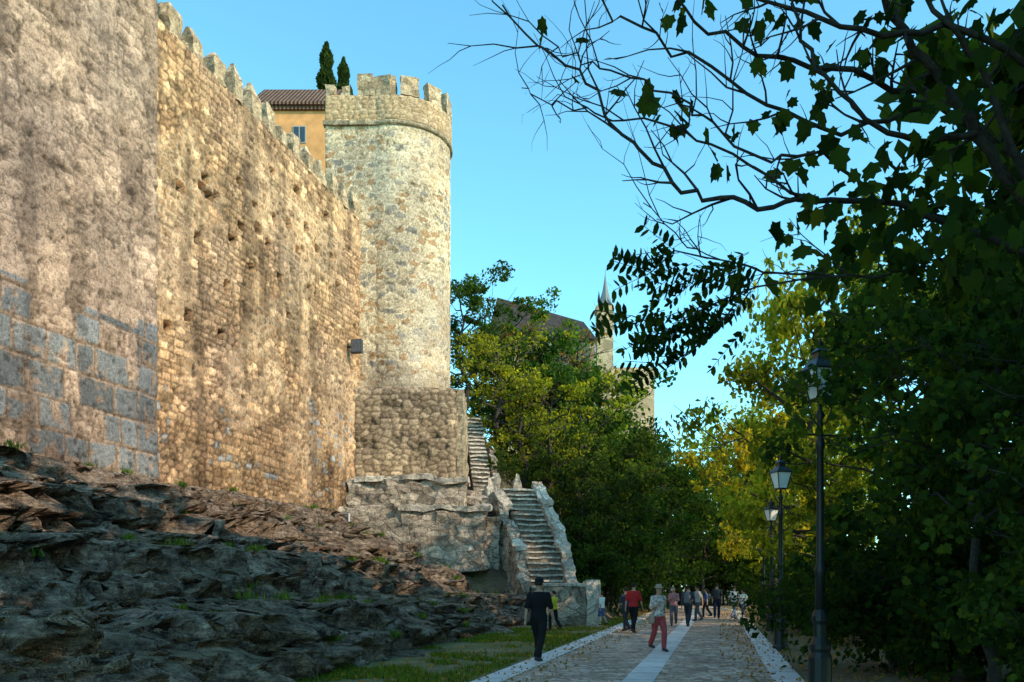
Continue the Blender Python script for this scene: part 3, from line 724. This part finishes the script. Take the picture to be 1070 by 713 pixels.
hill=[(482,58,.98,T_B,G_d,'dark green tree on the slope beside the tower'),(495,62,.9,T_A,G_d,'dark green tree on the slope beside the tower'),
(520,52,1.0,T_C,G_y,AY),(545,50,1.0,T_C,G_y,AY),(575,50,1.05,T_C,G_y,AY),(560,58,1.2,T_A,G_m,LG),
(532,60,1.2,T_A,G_m,LG),(588,60,1.7,T_N,G_b,'half bare brownish tree on the wooded slope'),(565,62,1.6,T_N,G_b,'half bare brownish tree on the wooded slope'),
(608,53,1.25,T_C,G_y,AY),(632,55,1.1,T_C,G_m,'airy green tree on the wooded slope'),
(615,48,.8,T_A,G_d,LG),(640,50,.9,T_B,G_d,LG),(650,60,1.25,T_B,G_m,LG),(672,62,1.3,T_A,G_d,LG),(600,60,1.5,T_A,G_d,LG),(625,59,1.15,T_B,G_d,LG),
(680,54,.8,T_A,G_d,LG),(665,48,.62,T_B,G_d,LG),(700,60,.95,T_B,G_d,'leafy green tree beside the path'),(700,74,1.35,T_B,G_m,'green tree beyond the path'),
(725,80,1.4,T_A,G_y,'yellow-green tree beyond the path'),(750,84,1.3,T_B,G_o,'golden tree beyond the path'),
(735,68,.9,T_A,G_d,'leafy green tree beside the path'),(770,86,1.35,T_D,G_y,'yellow-green tree beyond the path'),
(715,70,1.0,T_B,G_m,'leafy green tree beside the path'),(790,90,1.3,T_B,G_y,'yellow-green tree beyond the path'),
(755,72,.7,T_B,G_d,'dark green tree beyond the path'),(775,74,.8,T_A,G_d,'leafy green tree beyond the path'),
(655,75,1.2,T_D,G_m,LG),(800,80,.9,T_A,G_y,'yellow-green tree beyond the path'),
(608,45.5,.62,T_A,G_d,'leafy green tree beside the stairs'),(632,44.5,.6,T_B,G_d,'small green tree beside the path'),(590,70,1.2,T_B,G_m,LG),(558,70,1.15,T_B,G_m,LG),(525,68,1.15,T_A,G_m,LG),
(612,72,1.2,T_B,G_m,LG),(585,47.5,.6,T_A,G_m,'leafy green tree beside the stairs')]
for px,d,sc_,tp,c,lb in hill:
    x=(px-535)/900*d;zz_=float(hz(np.array([x]),np.array([float(d)]))[0])
    put(tp,x,d,zz_-.1,sc_*rr.uniform(.95,1.05),rr.uniform(0,6.28),tuple(v*rr.uniform(.85,1.15) for v in c),lb,group='trees of the wooded slope')
for i in range(40):
    d=rr.uniform(41,72);x=float(xc(d))-2.9-rr.uniform(.6,7)
    if x<2.8 and d<47: x=3.8+rr.random()
    zz_=float(hz(np.array([x]),np.array([d]))[0])
    put(T_S,x,d,zz_-.1,rr.uniform(.8,1.35),rr.uniform(0,6),G_d if rr.random()<.8 else G_m,'dense green shrub at the edge of the path','shrub','shrub','shrubs on the slope')
put(T_S,-1.0,48.5,7.6,.5,1,G_m,'small green shrub beside the upper stair flight','shrub','shrub','shrubs on the slope')
put(T_S,-.3,47.6,6.9,.55,2,G_d,'small green shrub beside the upper stair flight','shrub','shrub','shrubs on the slope')
for i in range(12):
    d=70+rr.uniform(0,8);x=P(705+i*11,0,d)[0]
    put(T_S,x,d,-.1,rr.uniform(1.3,1.9),rr.uniform(0,6),G_k,'dense dark shrub closing the far end of the path','shrub','shrub','shrubs on the slope')
RL={G_k:'very dark leafy tree beside the lamp-lined path',G_d:'dark green leafy tree beside the lamp-lined path',G_m:'green leafy tree beside the lamp-lined path',G_y:'yellow-green tree with sun glow in its leaf colour beside the lamp-lined path',G_o:'golden tree with sun glow in its leaf colour beside the lamp-lined path'}
right=[(11.4,20,.95,T_D,G_k,1),(13.0,27,1.0,T_D,G_d,1),(12.0,34,1.05,T_B,G_y,1.42),(13.4,38,1.1,T_A,G_y,1.3),(13.4,44,1.0,T_A,G_o,1.2),(16.4,50,1.25,T_B,G_y,1),(18.0,57,1.3,T_B,G_y,1),
(21,66,1.3,T_D,G_y,1),(23,76,1.4,T_D,G_m,1),(10.4,15.5,.66,T_D,G_k,1),(14.5,23,1.0,T_D,G_k,1),(11.4,31,.62,T_B,G_y,1),(18,33,1.2,T_D,G_m,1)]
for x,y_,s_,tp,c,zs in right:
    put(tp,x,y_,0,s_,rr.uniform(0,6.28),c,RL[c],group='trees lining the path',zs=zs)
for x,y_,s_ in[(15,-1,1.6),(12.5,-7,1.5),(13.5,6,1.6),(15,11.5,1.45),(17,17.5,1.4),(21,3,1.7),(11,-14,1.5)]:  # out-of-view trees with dense big leaves, added to cast shade into the scene
    put(T_SHADE,x,y_,0,s_,rr.uniform(0,6.28),G_d,'unseen tall leafy tree added to shade the rock and path',group='trees lining the path')
for tp,x,y_,s_ in[(T_L,6.5,9.4,.62),(T_M,6.35,11.4,.68),(T_L,7.9,11.6,.78),(T_L,8.8,14.5,.8),(T_L,5.3,7.4,.40),(T_L,8.1,17,.6)]:
    put(tp,x,y_,0,s_,rr.uniform(0,6.28),(.034,.066,.018),'dark broadleaf tree with large lobed leaves beside the path','broadleaf_tree','tree','broadleaf trees by the path')
for i in range(34):
    d=rr.uniform(9,50);x=float(xc(d))+2.9+rr.uniform(1.5,4.5)
    put(T_S,x,d,-.1,rr.uniform(.5,1.0),rr.uniform(0,6),G_k,'dark undergrowth shrub beneath the path-side trees','shrub','shrub','undergrowth shrubs')
for px,top,d,sx_ in((341,46,66,1.0),(359,62,68,.92)):
    q=P(px,top,d);put(T_Y,q[0],d,q[2]-12*sx_,sx_,px,(.035,.06,.02),'slender dark cypress rising behind the house roof','cypress_tree','tree','cypresses behind the wall')
# ------------------------------------------------------------------ overhanging tree
rng=np.random.default_rng(21)
LIM=[([(1160,300,8.5),(1075,215,8.3),(1020,140,8.2),(975,75,8),(935,20,7.8),(900,-30,7.6)],.08,.03),
([(1160,240,9),(1070,165,8.8),(980,110,8.6),(890,75,8.2),(810,60,8),(740,30,7.8),(690,-10,7.6)],.052,.010),
([(1120,280,8.6),(1000,235,8.3),(920,210,8),(850,208,7.8),(790,214,7.6),(740,205,7.5),(690,182,7.4),(650,140,7.3),(610,85,7.2),(570,50,7.1),(525,5,7)],.038,.007),
([(850,208,7.8),(760,160,7.6),(690,128,7.5),(620,115,7.4),(575,108,7.3),(545,92,7.3)],.015,.004),
([(980,110,8.6),(880,140,8.2),(800,110,8),(720,60,7.8),(650,20,7.7),(610,-15,7.6)],.026,.008),
([(1120,90,8),(990,30,7.8),(900,35,7.5),(820,5,7.4),(760,-20,7.3)],.04,.012),
([(1020,140,8.2),(960,150,8),(900,120,7.7),(850,70,7.5),(830,10,7.4),(820,-30,7.3)],.035,.011),
([(1000,235,8.3),(930,290,8),(850,290,7.7),(790,280,7.5),(740,270,7.4),(700,245,7.3),(672,212,7.2)],.016,.004),
([(920,210,8),(860,160,7.7),(800,170,7.5),(745,130,7.4),(700,100,7.3),(640,75,7.2),(600,60,7.1),(560,30,7)],.018,.005),
([(1075,215,8.3),(1040,100,8),(1000,40,7.8),(960,-20,7.6)],.045,.02)]
paths=[];tips=[]
def twig(p,d,L,r,lev):
    q=[p];dd=d.copy()
    for j in range(4):
        dd=dd+rng.normal(size=3)*.22+np.array([0,0,.05]);dd/=np.linalg.norm(dd)
        q.append(q[-1]+dd*L/4)
    paths.append((q,[r*(1-.7*j/4) for j in range(5)]))
    tips.append(q[-1])
    if lev>0:
        for j in(1,2,3):
            if rng.random()<.75:
                s_=dd+rng.normal(size=3)*.8;s_/=np.linalg.norm(s_);twig(q[j],s_,L*.55,r*.55,lev-1)
for pl,r0,r1 in LIM:
    w_=[P(*p) for p in pl]
    q=[]
    for i in range(len(w_)-1):
        for k in range(4):
            q.append(w_[i]*(1-k/4)+w_[i+1]*k/4+rng.normal(size=3)*.025)
    q.append(w_[-1]);n=len(q)
    rad=[r0+(r1-r0)*(i/(n-1))**.7 for i in range(n)];paths.append((q,rad))
    for i in range(5,n-1):
        if rng.random()<.6:
            d=q[i+1]-q[i];d/=np.linalg.norm(d);s_=d+rng.normal(size=3)*.6;s_/=np.linalg.norm(s_)
            twig(q[i],s_,rng.uniform(.35,.9),min(.016,rad[i]*.5)+.003,1)
tb=np.array([6.5,8.8,-.2])
paths.append(([tb,tb+[.05,0,1.8],tb+[-.1,0,3.4],P(1160,300,8.5)],[.2,.17,.14,.1]))
paths.append(([P(1160,300,8.5),P(1150,270,8.8),P(1160,240,9)],[.1,.08,.06]));paths.append(([P(1160,300,8.5),P(1120,280,8.6)],[.08,.045]));paths.append(([P(1160,240,9),P(1150,150,8.6),P(1120,90,8)],[.07,.06,.05]))
V,F=tubes(paths,6)
ot=thing('overhanging_tree',(6.5,8.8,0),'broad tree with dark bare twisting branches reaching over the path','tree')
attach(link('trunk',fast_mesh('trunk',V,F,M_bark,smooth=True)),ot)
Cn=[]
def clus(px,py,d,n,spr):
    c=P(px,py,d)
    for i in range(n):Cn.append(c+rng.normal(size=3)*np.array([spr,spr,spr*.8]))
for px,py,n,sp_ in[(705,125,8,.11),(692,98,5,.08),(716,150,4,.1),(757,170,4,.1),(738,28,5,.12),(770,150,3,.1),(820,30,5,.2),(850,95,10,.18),(860,150,9,.18),(830,140,6,.15),(905,60,6,.2),(940,130,13,.22),(900,180,12,.2),(960,190,18,.25),(1010,90,9,.25),(1040,160,18,.28),(1000,250,34,.3),(945,255,28,.25),(900,260,20,.22),(1050,60,12,.25),(880,215,10,.18),(1045,260,34,.3),(800,20,4,.15),(930,10,5,.2),(1040,10,12,.28),(870,290,18,.2),(560,38,2,.04),(700,5,4,.1),(830,250,7,.15)]:
    clus(px,py,rng.uniform(7.2,8.3),n,sp_)
for t in tips:
    pxx=t[0]/t[1]*900+535
    if rng.random()<np.clip((pxx-740)/550,0.02,.5):
        for _ in range(rng.integers(1,3)):Cn.append(t+rng.normal(size=3)*.07)
Cn=np.array(Cn)
cr=link('crown',leaf_cloud('crown',Cn,.18,rng,LOBED,1.4));cr.color=(.026,.05,.014,1);attach(cr,ot)
LC=[];LD=[];pp=[]
for i in range(34):
    c0=P(rng.uniform(690,800),rng.uniform(258,350),rng.uniform(7.2,7.7))
    d=np.array([-rng.uniform(.5,1),rng.uniform(-.3,.3),-rng.uniform(.05,.7)]);d/=np.linalg.norm(d);L=rng.uniform(.3,.42)
    q=[c0+d*L*j/6+np.array([0,0,-.05*(j/6)**2]) for j in range(7)];pp.append((q,[.003]*7))
    side=np.cross(d,[0,.5,1]);side/=np.linalg.norm(side)
    for j in range(1,7):
        for sg in(-1,1):
            dl=side*sg+d*.45+np.array([0,0,-.25]);dl/=np.linalg.norm(dl);LC.append(q[j]+dl*.045);LD.append(dl)
    LC.append(q[-1]+d*.05);LD.append(d)
hb=[[P(850,290,7.7),P(790,300,7.5),P(740,320,7.4),P(700,345,7.4),P(660,330,7.4)],[P(790,282,7.5),P(760,330,7.4),P(720,370,7.4),P(690,380,7.4)],[P(740,270,7.4),P(705,262,7.3),P(680,285,7.3)]]
for h in hb:
    pp.append((h,[.01*(1-.6*j/len(h)) for j in range(len(h))]))
    for p in h[1:]:
        for _ in range(3):
            d=np.array([-rng.uniform(.3,1),rng.uniform(-.3,.3),rng.uniform(-.7,.3)]);d/=np.linalg.norm(d);L=.34
            q=[p+d*L*j/6 for j in range(7)];pp.append((q,[.003]*7));side=np.cross(d,[0,1,.3]);side/=np.linalg.norm(side)
            for j in range(1,7):
                for sg in(-1,1):
                    dl=side*sg+d*.4;dl/=np.linalg.norm(dl);LC.append(q[j]+dl*.045);LD.append(dl)
V,F=tubes(pp,4);attach(link('twigs',fast_mesh('twigs',V,F,M_bark)),ot)
cr=link('foliage',leaf_cloud('foliage',np.array(LC),.105,rng,ELL,0,None,np.array(LD)));cr.color=(.02,.040,.012,1);attach(cr,ot)
# ------------------------------------------------------------------ grass & weeds & fallen leaves
def blades(name,pts,h,col,rng,wd=.02):
    n=len(pts);a=rng.uniform(0,6.28,n);hh=h*rng.uniform(.5,1.3,n)
    dx=np.c_[np.cos(a),np.sin(a),0*a]*wd;lean=np.c_[rng.normal(size=n),rng.normal(size=n),0*a]*.3*hh[:,None]
    V=np.stack([pts-dx,pts+dx,pts+lean+np.c_[0*a,0*a,hh]],1).reshape(-1,3)
    F=np.arange(3*n).reshape(n,3)
    o=link(name,fast_mesh(name,V,F,M_leaf,rng.random(n)*.85));o.color=(*col,1);o['kind']='stuff';return o
rng=np.random.default_rng(5)
n=34000;d=rng.uniform(12,44,n);off=-2.9-rng.uniform(0,1,n)**.8*3.4
x=xc(d)+off;k=fbm(x*.7,d*.5,0*d,3,5)>-.05;x=x[k];d=d[k]
blades('grass',np.c_[x,d,0*d],.10,(.10,.15,.03),rng)
seeds=rockpts[rng.integers(0,len(rockpts),150)]
sel=(seeds[:,2]>.3)&(seeds[:,1]>12);seeds=seeds[sel]
k=70;sz=rng.uniform(.4,1.3,len(seeds));g=rng.normal(size=(len(seeds)*k,3))*np.array([.11,.15,.03])*np.repeat(sz,k)[:,None]
pts=np.repeat(seeds,k,0)+g
blades('rock_weeds',pts,.15,(.08,.14,.03),rng,.018)
n=6000;d=rng.uniform(9,60,n);x=xc(d)+rng.choice([-1,1],n)*rng.uniform(1.4,5.5,n)
me=leaf_cloud('fallen_leaves',np.c_[x,d,np.full(n,.065)],.08,rng,RHOMB,0,rng.random(n)*.8)
o=link('fallen_leaves',me);o.color=(.28,.17,.06,1);o['kind']='stuff'
# ------------------------------------------------------------------ street lamps
M_lg=mat_plain('sky_white_lantern_glass',(.95,.95,.92),.25,.04,spec=.6)  # white colour stands in for sky light caught by the glass
def lamp_parts():
    base=lathe('base',[(.20,0),(.20,.12),(.17,.16),(.17,.5),(.14,.58),(.155,.62),(.155,.68),(.10,.78),(.10,.95),(.125,1.0),(.125,1.06),(.085,1.15)],0,0,12,M_iron,False)
    post=lathe('post',[(.075,1.13),(.07,1.6),(.085,1.64),(.085,1.7),(.06,1.76),(.05,3.3),(.07,3.34),(.07,3.4),(.045,3.46),(.04,3.7),(.075,3.76),(.03,3.84),(.03,3.96)],0,0,12,M_iron,True)
    V,F=tubes([([(-.28,0,3.5),(.28,0,3.5)],[.014,.014])]+[([(sg*.03,0,3.62),(sg*.12,0,3.7),(sg*.2,0,3.86),(sg*.13,0,3.96)],[.012]*4) for sg in(-1,1)],6)
    arm=link('bracket',fast_mesh('bracket',V,F,M_iron))
    zb,zt_,rb,rt=3.98,4.38,.11,.20
    def sq(r,z):return [(r,r,z),(-r,r,z),(-r,-r,z),(r,-r,z)]
    V=sq(rb*.92,zb)+sq(rt*.92,zt_);gl=obj_from('glass',V,[(0,1,5,4),(1,2,6,5),(2,3,7,6),(3,0,4,7),(3,2,1,0),(4,5,6,7)],M_lg)
    pth=[]
    for k in range(4):
        a=np.array(sq(rb,zb)[k]);b=np.array(sq(rt,zt_)[k]);pth.append(([a,b],[.011,.011]))
        a2=np.array(sq(rb,zb)[(k+1)%4]);b2=np.array(sq(rt,zt_)[(k+1)%4]);pth.append(([a,a2],[.014,.014]));pth.append(([b,b2],[.014,.014]))
    V,F=tubes(pth,6);fr=link('lantern',fast_mesh('lantern',V,F,M_iron))
    V=sq(rt*1.1,zt_)+sq(rt*.95,zt_+.04)+sq(.09,zt_+.15)+sq(.08,zt_+.22)+sq(.10,zt_+.24)+sq(.03,zt_+.31)+sq(.03,zt_+.35)+sq(.005,zt_+.43)
    F=[(3,2,1,0)]+[(4*i+k,4*i+(k+1)%4,4*i+4+(k+1)%4,4*i+4+k) for i in range(7) for k in range(4)]+[(28,29,30,31)]
    rf=obj_from('lantern_roof',V,F,M_iron)
    return base,post,arm,fr,gl,rf
LP=lamp_parts()
lamps=[(P(857,0,13)[0],13,1.12),(6.8,21.8,1.03),(P(806,0,31)[0],31,1.0),(11.4,39,1.0),(P(796,0,52)[0],52,1.0)]
for i,(x,y_,s_) in enumerate(lamps):
    e=thing('street_lamp',(x,y_,0),'black cast iron street lamp with square glass lantern beside the path','street lamp','street lamps along the path')
    e.scale=(1.0,1.0,s_);e.rotation_euler=(0,0,math.radians(14))
    new=[p if i==0 else p.copy() for p in LP]
    if i>0:
        for p in new:COL.objects.link(p)
    for p in new[:4]:p.parent=e
    for p in new[4:]:p.parent=new[3]
# ------------------------------------------------------------------ people
def loft(rings,n=12):
    V=[];F=[]
    for c,rx,ry,ax_,ay_ in rings:
        for k in range(n):
            t=2*math.pi*k/n;V.append(np.array(c)+rx*math.cos(t)*ax_+ry*math.sin(t)*ay_)
    m=len(rings)
    for i in range(m-1):
        for k in range(n):
            k2=(k+1)%n;F.append((i*n+k,i*n+k2,(i+1)*n+k2,(i+1)*n+k))
    F.append(tuple(range(n))[::-1]);F.append(tuple((m-1)*n+k for k in range(n)))
    return V,F
def limb(pts,rad,flat=1.0):
    pts=[np.array(p,float) for p in pts];R=[]
    P_=[];Rr=[]
    d0=pts[1]-pts[0];d0/=np.linalg.norm(d0);d1=pts[-1]-pts[-2];d1/=np.linalg.norm(d1)
    P_+= [pts[0]-d0*rad[0]*.9,pts[0]-d0*rad[0]*.55];Rr+=[rad[0]*.3,rad[0]*.8]
    P_+=pts;Rr+=list(rad)
    P_+=[pts[-1]+d1*rad[-1]*.55,pts[-1]+d1*rad[-1]*.9];Rr+=[rad[-1]*.8,rad[-1]*.3]
    for i,p in enumerate(P_):
        d=P_[min(i+1,len(P_)-1)]-P_[max(i-1,0)];d/=np.linalg.norm(d)
        a=np.cross(d,[0,1,0]);a=a/np.linalg.norm(a) if np.linalg.norm(a)>.05 else np.array([1.,0,0]);b=np.cross(d,a)
        R.append((p,Rr[i],Rr[i]*flat,a,b))
    return loft(R)
XA=np.array([1.,0,0]);YA=np.array([0,1.,0])
def fuse(name,pieces,vox,mat,smooth=3):
    V=[];F=[]
    for v,f in pieces:
        b=len(V);V+=list(v);F+=[tuple(i+b for i in q) for q in f]
    o=obj_from(name,V,F,mat)
    bm=bmesh.new();bm.from_mesh(o.data);bmesh.ops.recalc_face_normals(bm,faces=bm.faces);bm.to_mesh(o.data);bm.free()
    m=o.modifiers.new('r','REMESH');m.mode='VOXEL';m.voxel_size=vox;m.use_smooth_shade=True
    s_=o.modifiers.new('s','SMOOTH');s_.factor=.5;s_.iterations=smooth
    dg=bpy.context.evaluated_depsgraph_get();me=bpy.data.meshes.new_from_object(o.evaluated_get(dg))
    o.modifiers.clear();old=o.data;o.data=me;bpy.data.meshes.remove(old)
    if not me.materials: me.materials.append(mat)
    return o
SK=mat_plain('skin',(.50,.28,.18),.6,.08)
def person(px,fy,H,face,shirt,pants,label,stride=.25,arms='walk',shorts=False,hair=(.03,.02,.015),hat=None,pack=None,sleeve=.95,vox=.014,bag=None,woman=False,svar=.15):
    d=1485/(fy-612);x=(px-535)/900*d
    k=H/1.72
    e=thing('person',(x,d,.04),label,'person');e.scale=(k,k,k);e.rotation_euler=(0,0,face)
    sw=.88 if woman else 1
    T=[(.82,.12,.095),(.9,.165,.12),(.97,.16,.11),(1.08,.135*sw,.098),(1.2,.155*sw,.112),(1.32,.178*sw,.118),(1.40,.165*sw,.1),(1.45,.10,.078),(1.48,.06,.06),(1.53,.055,.058)]
    tor=lambda g,lo,hi:loft([(np.array([0,.015*(z-.9),z]),rx+g,ry+g,XA,YA) for z,rx,ry in T if lo<=z<=hi])
    head=loft([(np.array([0,.035,z]),rx,ry,XA,YA) for z,rx,ry in[(1.485,.02,.03),(1.50,.042,.055),(1.53,.058,.078),(1.57,.069,.092),(1.62,.075,.1),(1.66,.073,.098),(1.695,.058,.078),(1.715,.03,.04)]])
    nose=limb([(0,.125,1.615),(0,.145,1.58)],[.009,.014]);ears=[limb([(sg*.076,.03,1.62),(sg*.078,.03,1.58)],[.013,.009]) for sg in(-1,1)]
    brow=limb([(-.04,.122,1.632),(.04,.122,1.632)],[.01,.01]);chin=limb([(-.015,.1,1.51),(.015,.1,1.51)],[.018,.018]);lips=limb([(-.022,.121,1.548),(.022,.121,1.548)],[.008,.008])
    ph=stride
    hips=[np.array([sg*.09,0,.9]) for sg in(-1,1)]
    legs=[]
    for i,sg in enumerate((-1,1)):
        f=ph if i==0 else -ph
        knee=np.array([sg*.085,f*.55+.05,.50]);ank=np.array([sg*.07,f*.95-(.03 if f>0 else .10),.09+(.07 if f<-.05 else 0)])
        legs.append((hips[i],knee,ank))
    armsL=[]
    for i,sg in enumerate((-1,1)):
        f=-ph if i==0 else ph
        sh=np.array([sg*.185*sw,.0,1.39])
        if arms=='carry' and i==1: el=sh+[sg*.05,.0,-.27];wr=el+[-sg*.04,.2,.05]
        elif arms=='both': el=sh+[sg*.06,.02,-.26];wr=el+[-sg*.12,.19,.08]
        else: el=sh+[sg*.045,f*.35,-.27];wr=el+[sg*.01,f*.35+.05,-.245]
        armsL.append((sh,el,wr))
    pcs=[tor(0,.8,1.6),head,nose,brow,chin,lips]+ears
    shoes=[]
    for h_,kn,an in legs:
        pcs.append(limb([h_,kn*.35+h_*.65,kn,kn*.6+an*.4,an],[.083,.08,.055,.055,.036]))
        ft=[an+[0,-.04,-.035],an+[0,.05,-.04],an+[0,.14,-.058],an+[0,.19,-.062]];pcs.append(limb(ft,[.033,.036,.032,.022]))
        shoes.append(limb([p+[0,0,-.003] for p in ft],[.045,.047,.042,.032]))
    for (sh,el,wr),sg in zip(armsL,(-1,1)):
        pcs.append(limb([sh,el*.5+sh*.5,el,el*.5+wr*.5,wr],[.05,.045,.037,.036,.025]))
        dr=(wr-el)/np.linalg.norm(wr-el);sd=np.array([0,1.,0]);sd=sd-dr*sd.dot(dr);sd/=np.linalg.norm(sd)+1e-6;nn=np.cross(dr,sd)*sg
        pcs.append(limb([wr,wr+dr*.05,wr+dr*.085],[.024,.03,.03],.9))
        for j,(o_,L) in enumerate(((.03,.07),(.01,.08),(-.01,.075),(-.03,.058))):
            r_=wr+dr*.08+sd*o_;pcs.append(limb([r_,r_+dr*L*.5-nn*.006,r_+dr*L*.85-nn*.03],[.0095,.009,.008]))
        r_=wr+dr*.03+sd*.026;pcs.append(limb([r_,r_+dr*.03+sd*.025,r_+dr*.06+sd*.03-nn*.01],[.012,.011,.009]))
    body=fuse('body',pcs,vox if d<25 else .02,SK,2);body.parent=e
    sm=mat_plain('shirt_cloth',shirt,.9,svar,14,bmp=.4);pm=mat_plain('trouser_cloth',pants,.9,.15,10,bmp=.4)
    sp=[tor(.02,.85,1.46)]
    for sh,el,wr in armsL:
        en=sh+(el-sh)*min(sleeve,.95);sp.append(limb([sh,sh*.5+en*.5,en],[.068,.062,.056]))
        if sleeve>1:en=el+(wr-el)*.9;sp.append(limb([el,en],[.052,.04]))
    o=fuse('shirt',sp,.018,sm,2);o.parent=e
    pp_=[loft([(np.array([0,0,z]),rx,ry,XA,YA) for z,rx,ry in[(.80,.12,.1),(.86,.17,.13),(.93,.18,.135),(1.0,.165,.125)]])]
    for h_,kn,an in legs:
        if shorts: pp_.append(limb([h_,h_*.5+kn*.5,kn+(h_-kn)*.12],[.098,.1,.092]))
        else: pp_.append(limb([h_,kn*.4+h_*.6,kn,kn*.5+an*.5,an+[0,0,.03]],[.098,.098,.075,.072,.066]))
    o=fuse('trousers',pp_,.018,pm,2);o.parent=e
    for v in shoes:
        o=fuse('shoe',[v],.018,mat_plain('shoe_leather',(.05,.05,.055),.7,.1),1);o.parent=e
    hr=[loft([(np.array([0,.018,z]),rx,ry,XA,YA) for z,rx,ry in[(1.575,.074,.085),(1.62,.083,.098),(1.665,.082,.1),(1.705,.064,.082),(1.73,.03,.04)]])]
    if woman: hr.append(limb([(0,-.055,1.62),(0,-.07,1.52),(0,-.075,1.44)],[.07,.065,.045]))
    hr=[([v+np.array([0,-.028,.0]) if v[2]<1.66 else v for v in vv],ff) for vv,ff in hr]
    o=fuse('hair',hr,.014,mat_plain('hair_strands',hair,.8,.2),1);o.parent=e
    if hat is not None:
        hm=mat_plain('hat_cloth',hat,.9,.1)
        crown=loft([(np.array([0,.025,z]),rx,ry,XA,YA) for z,rx,ry in[(1.645,.092,.115),(1.69,.09,.113),(1.73,.075,.095),(1.75,.035,.045)]])
        brim=loft([(np.array([0,.04,z]),rx,ry,XA,YA) for z,rx,ry in[(1.64,.12,.15),(1.66,.12,.15)]]) if woman else loft([(np.array([0,.12,z]),rx,ry,XA,YA) for z,rx,ry in[(1.642,.075,.1),(1.662,.075,.1)]])
        o=fuse('hat',[crown,brim],.012,hm,1);o.parent=e
    if d<25:
        for sg in(-1,1):
            o=lathe('eye',[(.002,-.009),(.007,-.006),(.009,0),(.007,.006),(.002,.009)],0,0,8,mat_plain('eye_dark',(.02,.015,.012),.2));o.location=(sg*.03,.124,1.61);o.parent=e
    if pack is not None:
        b=loft([(np.array([0,-.2,z]),rx,ry,XA,YA) for z,rx,ry in[(.98,.11,.06),(1.02,.145,.085),(1.2,.145,.09),(1.36,.13,.075),(1.42,.08,.045)]])
        strps=[limb([(sg*.1,-.12,1.42),(sg*.11,.0,1.475),(sg*.11,.12,1.38),(sg*.12,.13,1.2),(sg*.13,-.1,1.05)],[.018]*5) for sg in(-1,1)]
        o=fuse('backpack',[b]+strps,.016,mat_plain('backpack_fabric',pack,.8,.1),1);o.parent=e
    if bag is not None:
        b=loft([(np.array([.24,.06,z]),rx,ry,XA,YA) for z,rx,ry in[(.72,.05,.1),(.76,.065,.14),(.9,.06,.13),(.95,.04,.1)]])
        s_=limb([(.24,.05,.94),(.16,.13,1.15),(.0,.155,1.3),(-.12,.06,1.475),(-.1,-.1,1.4),(.05,-.15,1.2),(.22,-.03,.94)],[.012]*7)
        o=fuse('shoulder_bag',[b,s_],.012,mat_plain('bag_fabric',bag,.8,.1),1);o.parent=e
BLK=(.012,.012,.014);NAVY=(.02,.025,.06)
pi=math.pi
person(563,695,1.76,-.35,BLK,(.014,.013,.014),'man in black t-shirt, trousers and cap walking away along the path',.26,hat=(.02,.02,.02),vox=.009)
person(688,682,1.62,pi+.35,(.66,.50,.46),(.45,.075,.08),'woman in pale patterned top and red trousers with shoulder bag',.2,arms='carry',hat=(.38,.27,.2),bag=(.4,.3,.22),woman=True,vox=.009,svar=.75)
person(662,663,1.70,-.5,(.50,.03,.03),BLK,'man in red t-shirt and black trousers walking on the path',.24)
person(654,661,1.55,.5,(.05,.05,.07),(.04,.04,.05),'person in dark clothes with backpack walking on the path',-.2,pack=(.03,.04,.10))
person(579,660,1.42,.9,(.5,.42,.03),BLK,'child in yellow t-shirt walking behind a man in black',.2)
person(704,655,1.55,pi-.3,(.48,.2,.2),(.1,.1,.13),'person in pink top walking on the path',-.2,woman=True,arms='both')
person(719,656,1.62,-.4,(.05,.06,.09),(.03,.035,.05),'person in navy jacket with grey backpack on the path',.26,pack=(.16,.16,.17),sleeve=1.2)
person(729,650,1.6,.7,(.3,.28,.28),(.06,.06,.08),'person in grey t-shirt walking on the path',-.22)
person(738,646,1.45,1.2,(.06,.08,.2),BLK,'person in dark blue top walking on the path',.2,woman=True)
person(749,648,1.7,-.3,(.03,.035,.05),NAVY,'person in dark clothes with backpack on the path',-.26,pack=(.05,.05,.06))
person(767,648,1.6,-.8,(.8,.76,.74),(.2,.22,.28),'person in white t-shirt and grey trousers on the path',.24)
person(777,650,1.45,.6,(.8,.76,.74),(.12,.13,.2),'child in white t-shirt and shorts on the path',-.18,shorts=True)
person(629,655,1.35,.9,(.8,.76,.74),(.08,.12,.25),'child in white t-shirt and blue shorts beside the stairs',.16,shorts=True)
person(807,640,1.6,.4,(.08,.08,.1),BLK,'person in dark clothes at the far end of the path',.2)
